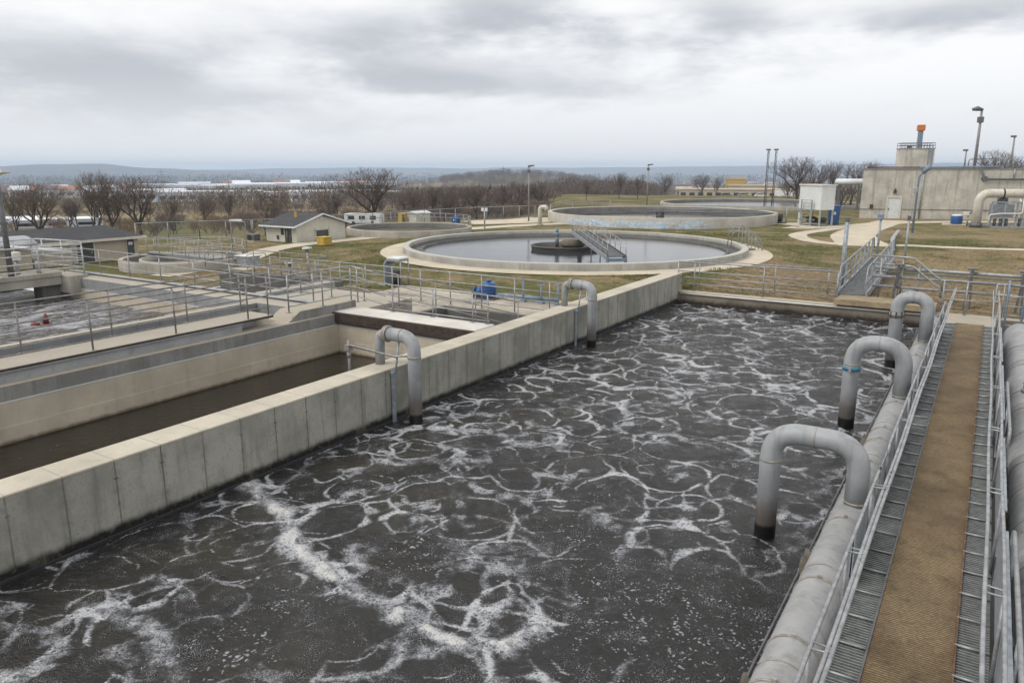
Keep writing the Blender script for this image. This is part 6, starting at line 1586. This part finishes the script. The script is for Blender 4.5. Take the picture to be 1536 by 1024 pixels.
for k in range(800):   # hedges among the industrial estate on the left
    px=rs.uniform(-20,620); d=rs.choice((150,185,240,330,420,520,800))*rs.uniform(.93,1.07)
    if d<260 and rs.random()<.35: continue
    if px<240 and d<310: continue
    p=gpt(px,d); H=rs.uniform(3,5.5) if d<600 else rs.uniform(5,9); P.append((p.x,p.y,p.z,H,H*1.3))
tag(woodland('hedgerow_trees',P,bark('hedge_mass',(.17,.132,.10),.5),6),'brown hedgerows and bare thickets between the fields and warehouses on the left','hedgerows',kind='stuff')
P=[]
for k in range(1500):   # tree line under the ridges
    px=rs.uniform(-30,1560); d=rs.uniform(1100,2100)
    p=gpt(px,d); H=rs.uniform(11,19); P.append((p.x,p.y,p.z,H,H*1.7))
tag(woodland('far_tree_line',P,bark('far_wood_mass',(.085,.078,.078),.4),7,40),'dark far tree line under the blue ridges','woodland',kind='stuff')

# ---------------------------------------------------------------- far buildings
def hall(name,label,px,d,w,dp,h,wallm,roofm,cat='warehouse',group=None,rz=None,pitched=False,win=True):
    p=gpt(px,d); az=math.atan2(-p.x,p.y); rz=az+(rz or 0)
    t=thing(name,label,cat,tuple(p),rz,group); 
    def B(m,nm,mt,par=t): return m.build(nm,mt,par,world=False)
    B(MB().box(-w/2,w/2,-dp/2,dp/2,-1.,h),'wall',wallm)
    if pitched: rf=B(MB().extr([(-w/2-.3,-dp/2-.3,h),(-w/2-.3,0,h+dp*.28),(-w/2-.3,dp/2+.3,h)],(w+.6,0,0)),'roof',roofm)
    else: rf=B(MB().box(-w/2-.2,w/2+.2,-dp/2-.2,dp/2+.2,h,h+.12*h),'roof',roofm)
    if win:
        nW=max(2,min(13,int(w/3)))
        for k in range(nW):
            x=-w/2+w*(k+.5)/nW; B(MB().box(x-w/nW*.3,x+w/nW*.3,-dp/2-.05,-dp/2+.02,h*.32,h*.68),'window',M_glass)
    return t
M_ware=simple('warehouse_wall',(.62,.66,.72),.6,0,.1,.3); M_wroof=simple('warehouse_roof',(.74,.77,.82),.5,0,.08,.3); M_hw=simple('house_wall',(.52,.47,.42),.7,0,.25,.3); M_hr=simple('house_roof',(.16,.10,.09),.8,0,.3,.4); M_rr=simple('red_roof',(.30,.15,.10),.8,0,.2,.4); M_tanw=simple('tan_wall',(.47,.39,.28),.7,0,.15,.3)
specs=[(262,560,26,20,5.5,'pale grey warehouse with a light roof, second from the left of the estate row'),(290,575,20,18,6.5,'tall pale warehouse left of the long white roofs'),(318,560,22,18,5.,'grey warehouse left end of the long white roofs'),(358,585,48,24,5.5,'long white roofed warehouse before the orange roofs'),(405,600,50,22,6.,'longest white roofed warehouse in the estate row'),(452,590,34,22,6.,'white roofed warehouse right of the longest one'),(488,600,30,20,6.5,'warehouse with a bright white wall left of the largest tree'),(520,590,26,20,6.5,'warehouse half behind the largest bare tree'),(560,600,34,20,6.5,'warehouse seen through the crown of the largest bare tree'),(232,560,22,18,6.,'pale warehouse at the left end of the estate row')]
for px,d,w,dp,h,lab in specs: hall('warehouse',lab,px,d,w,dp,h,M_ware,M_wroof,'warehouse','warehouses of the estate row',rz=rs.uniform(-.12,.12))
specs=[(300,330,46,14,3.8,'long low white roofed shed in front of the estate row'),(215,345,30,14,4.2,'low white shed left of the long low roof'),(182,320,22,12,4.,'low white shed behind the bare trees above the long shed'),(470,300,18,10,3.6,'low pale shed behind the gabled shed trees'),(530,285,22,12,3.6,'pale glasshouse like shed left of the tan hut trees'),(78,116,10,5,1.0,'long white tunnel shed at the left behind the dark trees'),(8,122,6,5,1.0,'white tunnel shed at the far left'),(420,330,16,10,3.2,'low shed with a light roof above the gabled shed'),(590,300,16,10,3.2,'low pale shed right of the largest bare tree')]
for px,d,w,dp,h,lab in specs: hall('low_shed',lab,px,d,w,dp,h,M_ware,M_wroof,'shed','low sheds in the fields',rz=rs.uniform(-.15,.15))
hs=[(12,520),(25,470),(48,500),(70,480),(85,540),(100,470),(118,520),(140,480),(20,600),(60,620),(160,560),(182,610),(205,530)]
for k,(px,d) in enumerate(hs): hall('house','one of the small far houses in the village at the left under the blue ridge',px,d,rs.uniform(8,13),8,4.2,(M_hw,M_ware)[k%2],(M_hr,M_wroof,M_rr)[k%3],'house','village houses at the left',rz=rs.uniform(-.6,.6),pitched=True)
for k in range(11): hall('house','one of the orange roofed houses behind the long white warehouses',rs.uniform(312,545),rs.uniform(690,760),rs.uniform(9,15),9,6.,M_hw,M_rr if k%3 else M_wroof,'house','orange roofed houses behind the estate',rz=rs.uniform(-.5,.5),pitched=True)
for k,(px,d,lab) in enumerate(((1027,420,'pale house left above the tan arcade building'),(1044,450,'small pale house right of another one above the tan building'),(912,330,'pale house half hidden in the wood behind the second clarifier'),(902,300,'tan house low in the wood behind the second clarifier'),(866,330,'long cream house in the wood behind the second clarifier'),(838,345,'cream house in the wood right of the first street lamp'))):
    hall('house',lab,px,d,8,6,3.4,M_hw,M_hr if k%2 else M_tanw,'house',None,rz=rs.uniform(-.5,.5),pitched=True)
for k in range(12): hall('house','one of the far scattered town houses right under the ridge',rs.uniform(1120,1290),rs.uniform(750,1300),12,9,7,(M_ware,M_hw)[k%2],M_hr,'house','far town houses at the right',rz=rs.uniform(-.5,.5),pitched=True)
# tan arcade building
t=hall('arcade_building','long tan building with dark window bays beyond the far tank',1105,290,40,14,2.9,M_tanw,M_tanw,'building',None,rz=.06)
p=t.location
t2=hall('upper_block','tan upper storey block standing behind the long tan building',1130,312,18,8,4.6,M_tanw,M_tanw,'building',None)
t2=hall('tower_block','small ochre block behind the left part of the long tan building',1105,330,8,8,7.5,M_yellow,M_tanw,'building',None)
for k,(px,lab) in enumerate(((1172,'white truck parked right of the long tan building'),(1182,'white van at the right end beside the truck'))):
    p=gpt(px,280); az=math.atan2(-p.x,p.y); t=thing('parked_truck' if k==0 else 'parked_van',lab,'truck' if k==0 else 'van',tuple(p),az)
    MB().box(-1.8,.8,-1.,1.,.6,2.6,.05).build('cargo_box',M_white,t,world=False); MB().box(.85,2.2,-.9,.9,.5,1.9,.1).build('cab',M_white,t,world=False); MB().box(2.0,2.22,-.8,.8,1.2,1.75).build('windscreen',M_glass,t,world=False)
    for x in(-1.1,1.5):
        for s in(-1,1): MB().cyl((x,s*.75,.42),(x,s*1.02,.42),.42,14).build('wheel',M_black,t,world=False)
for k,(px,d) in enumerate(((1118,262),(1092,266),(1144,264))):
    p=gpt(px,d); t=thing('parked_car',['silver car parked before the middle of the long tan building','dark car parked before the left part of the long tan building','pale car parked before the right part of the long tan building'][k],'car',tuple(p),math.atan2(-p.x,p.y))
    mt=(M_galv,M_dark_steel,M_white)[k]
    b=MB().extr([(-2,-.85,.35),(2,-.85,.35),(2.05,-.85,.8),(1.2,-.85,.95),(.7,-.85,1.4),(-1.1,-.85,1.42),(-1.8,-.85,.95),(-2.05,-.85,.9)],(0,1.7,0)).build('body',mt,t,world=False)
    MB().extr([(1.0,-.87,.98),(.62,-.87,1.34),(-1.0,-.87,1.35),(-1.5,-.87,.98)],(0,1.74,0)).build('window',M_glass,t,world=False)
    for x in(-1.25,1.25):
        for s in(-1,1): MB().cyl((x,s*.7,.33),(x,s*.88,.33),.33,14).build('wheel',M_black,t,world=False)
# radio mast on the wooded hill and pylons
for px,d,ty,by,lab in((755,700,250,262,'thin radio mast on top of the wooded hill'),(241,1400,254,273,'far lattice pylon in front of the left ridge'),(341,420,270,300,'thin wooden utility pole among the fields')):
    p=gpt(px,d); zt=zat(ty,d); r=d*.0007
    t=thing('radio_mast' if 'mast' in lab else ('pylon' if 'pylon' in lab else 'utility_pole'),lab,'mast' if 'mast' in lab else 'pole',tuple(p))
    MB().tube([(p.x,p.y,p.z-1),(p.x,p.y,zt)],[r*1.3,r*.6],6).build('pole',M_dark_steel,t)
    MB().bar((p.x-r*5,p.y-r*3,zt-r*4),(p.x+r*5,p.y+r*3,zt-r*4),r*.9,r*.9).build('crossarm',M_dark_steel,t)

# ---------------------------------------------------------------- distant ridges
def ridge(name,d0,d1,prof,mat,seed,a0=-120,a1=1680):
    r=random.Random(seed); ph=[r.uniform(0,6.28) for _ in range(6)]; V=[];Fc=[]; N=220; rows=[0,.2,.45,.7,.9,1.]
    for i in range(N+1):
        px=a0+(a1-a0)*i/N; y=prof[-1][1]
        for (xa,ya),(xb,yb) in zip(prof[:-1],prof[1:]):
            if xa<=px<=xb: 
                k=(px-xa)/(xb-xa); k=k*k*(3-2*k); y=ya+(yb-ya)*k; break
        else:
            if px<prof[0][0]: y=prof[0][1]
        top=zat(y,d1)+ (math.sin(px*.05+ph[0])*.35+math.sin(px*.13+ph[1])*.25+math.sin(px*.41+ph[2])*.15)*d1/3000.
        for k in rows:
            dd=d0+(d1-d0)*k; c=col(px,dd); zb=gz(c.x,c.y)-4; s=math.sin(k*PI/2)
            V.append((c.x,c.y,zb+(top-zb)*s+(math.sin(px*.03+k*9+ph[3])*2.5*(1-k)*k*4 if k<1 else 0)))
        c=col(px,d1*1.06); V.append((c.x,c.y,-70))
    w=len(rows)+1
    for i in range(N):
        for j in range(w-1): Fc.append((i*w+j,(i+1)*w+j,(i+1)*w+j+1,i*w+j+1))
    me=bpy.data.meshes.new(name); me.from_pydata(V,[],Fc); me.materials.append(mat); me.polygons.foreach_set('use_smooth',np.ones(len(Fc),bool))
    o=bpy.data.objects.new(name,me); COL.objects.link(o); tag(o,kind='structure')
def hillm():
    t=NT('wooded_ridge'); k=t.mix(t.ss(t.noise(.012,7,.7),.3,.7),(.045,.050,.055),(.105,.100,.095)); k=t.mix(t.m('MULTIPLY',t.ss(t.noise(.004,4),.6,.7),.4),k,(.16,.15,.11)); return t.fin(k,1.,0,.05)
M_hill=hillm()
ridge('hills',2500,3200,[(-200,250),(0,250.5),(60,247.8),(150,247.2),(230,252.5),(330,256),(430,262),(560,268),(700,274),(1700,276)],M_hill,1)
ridge('hills',3400,4350,[(-200,256),(240,256),(330,254.5),(440,252.6),(560,251.2),(640,252),(700,253),(770,250.8),(840,251.8),(930,251.),(1040,250),(1130,249.2),(1200,249),(1300,247),(1420,246),(1560,245)],M_hill,2)
# ---------------------------------------------------------------- haze
m=MB(); m.box(-4700,4700,-1100,4700,-76,42); o=m.build('haze',None)
hm=bpy.data.materials.new('haze_air'); hm.use_nodes=True; nt=hm.node_tree; nt.nodes.clear()
ou=nt.nodes.new('ShaderNodeOutputMaterial'); pv=nt.nodes.new('ShaderNodeVolumePrincipled')
pv.inputs['Color'].default_value=(.66,.80,1.,1); pv.inputs['Density'].default_value=HAZE; pv.inputs['Anisotropy'].default_value=0.
nt.links.new(pv.outputs[0],ou.inputs['Volume']); o.data.materials.append(hm); tag(o,kind='stuff'); o['label']='thin pale blue air haze over the valley'; o['category']='haze'

# ---------------------------------------------------------------- sky, sun, camera
w=bpy.data.worlds.new('World'); SC.world=w; w.use_nodes=True; nt=w.node_tree; nt.nodes.clear()
def wn(t,**k):
    n=nt.nodes.new(t)
    for a,b in k.items(): setattr(n,a,b)
    return n
lk=nt.links.new
out=wn('ShaderNodeOutputWorld'); bg=wn('ShaderNodeBackground'); bg.inputs['Strength'].default_value=.1; lk(bg.outputs[0],out.inputs[0])
SUN_EL,SUN_AZ=48.,215.
sky=wn('ShaderNodeTexSky',sky_type='NISHITA'); sky.sun_disc=False; sky.sun_elevation=R(SUN_EL); sky.sun_rotation=R(SUN_AZ)
tc=wn('ShaderNodeTexCoord'); sp=wn('ShaderNodeSeparateXYZ'); lk(tc.outputs['Generated'],sp.inputs[0])
def wm(op,a,b=0.,c=0.):
    n=wn('ShaderNodeMath',operation=op)
    for i,v in enumerate((a,b,c)):
        if hasattr(v,'node'): lk(v,n.inputs[i])
        else: n.inputs[i].default_value=v
    return n.outputs[0]
def wmap(x,a,b,lo=0,hi=1,typ='SMOOTHSTEP'):
    n=wn('ShaderNodeMapRange',interpolation_type=typ); lk(x,n.inputs[0])
    for i,v in enumerate((a,b,lo,hi)): n.inputs[i+1].default_value=v
    return n.outputs[0]
mp=wn('ShaderNodeMapping'); mp.inputs['Rotation'].default_value=(0,0,-YAW); mp.inputs['Location'].default_value=CLOUD_OFF; mp.inputs['Scale'].default_value=(2.6,2.6,8.5); lk(tc.outputs['Generated'],mp.inputs[0])
def wnoise(s,d,r,dist=0.):
    n=wn('ShaderNodeTexNoise'); n.inputs['Scale'].default_value=s; n.inputs['Detail'].default_value=d; n.inputs['Roughness'].default_value=r; n.inputs['Distortion'].default_value=dist; lk(mp.outputs[0],n.inputs['Vector']); return n.outputs['Fac']
big=wnoise(.8,5,.52,.15); fine=wnoise(2.2,7,.6,.1)
# the heavier cloud masses of that day, by compass direction and elevation
az_=wm('ARCTAN2',sp.outputs[0],sp.outputs[1]); wz=wm('SUBTRACT',big,.5); wz2=wm('SUBTRACT',fine,.5)
az_=wm('ADD',az_,wm('MULTIPLY',wz,.30)); el_=wm('ADD',wm('ADD',sp.outputs[2],wm('MULTIPLY',wz,.07)),wm('MULTIPLY',wz2,.05))
acc=None
for px,py,sx,sy,am in CLOUDS:
    d=ray(px,py); d.normalize(); a0=math.atan2(d.x,d.y); e0=d.z
    q1=wm('DIVIDE',wm('SUBTRACT',az_,a0),sx/1149.); q2=wm('DIVIDE',wm('SUBTRACT',el_,e0),sy/1149.)
    g=wm('MULTIPLY',wm('EXPONENT',wm('MULTIPLY',wm('ADD',wm('MULTIPLY',q1,q1),wm('MULTIPLY',q2,q2)),-1.)),am)
    acc=g if acc is None else wm('ADD',acc,g)
f=wm('ADD',wm('ADD',wm('MULTIPLY',big,.55),wm('MULTIPLY',fine,.50)),wm('MULTIPLY',acc,.30))
dark=wmap(f,.56,.86)
mx=wn('ShaderNodeMix',data_type='RGBA'); lk(dark,mx.inputs[0]); mx.inputs[6].default_value=(9.1,9.1,9.15,1); mx.inputs[7].default_value=(4.8,5.0,5.4,1)
# clear the cloud contrast towards the horizon
hz=wmap(sp.outputs[2],.0,.13); m2=wn('ShaderNodeMix',data_type='RGBA'); lk(hz,m2.inputs[0]); m2.inputs[6].default_value=(7.7,7.75,7.9,1); lk(mx.outputs[2],m2.inputs[7])
m3=wn('ShaderNodeMix',data_type='RGBA'); m3.inputs[0].default_value=.05; lk(m2.outputs[2],m3.inputs[6]); lk(sky.outputs[0],m3.inputs[7]); lk(m3.outputs[2],bg.inputs['Color'])
sd=bpy.data.lights.new('sun','SUN'); sd.energy=SUN_E; sd.angle=R(28); sd.color=(1.,.965,.91); so=bpy.data.objects.new('sun',sd); COL.objects.link(so)
az=R(SUN_AZ); dirv=Vector((math.sin(az)*math.cos(R(SUN_EL)),math.cos(az)*math.cos(R(SUN_EL)),math.sin(R(SUN_EL))))
so.rotation_euler=dirv.to_track_quat('Z','Y').to_euler(); so.location=(0,0,40)
cd=bpy.data.cameras.new('camera'); cam=bpy.data.objects.new('camera',cd); COL.objects.link(cam); SC.camera=cam
cd.sensor_width=36.; cd.lens=36.*F/1536.; cd.clip_start=.05; cd.clip_end=30000.
cam.location=(0,0,HC); cam.matrix_world=Matrix(((_r.x,_u.x,-_f.x,0),(_r.y,_u.y,-_f.y,0),(_r.z,_u.z,-_f.z,HC),(0,0,0,1)))
SC.view_settings.view_transform='Standard'; SC.view_settings.look='None'; SC.view_settings.exposure=EXPO; SC.view_settings.gamma=1.
SC.cycles.use_denoising=True; SC.cycles.max_bounces=6; SC.cycles.volume_bounces=2
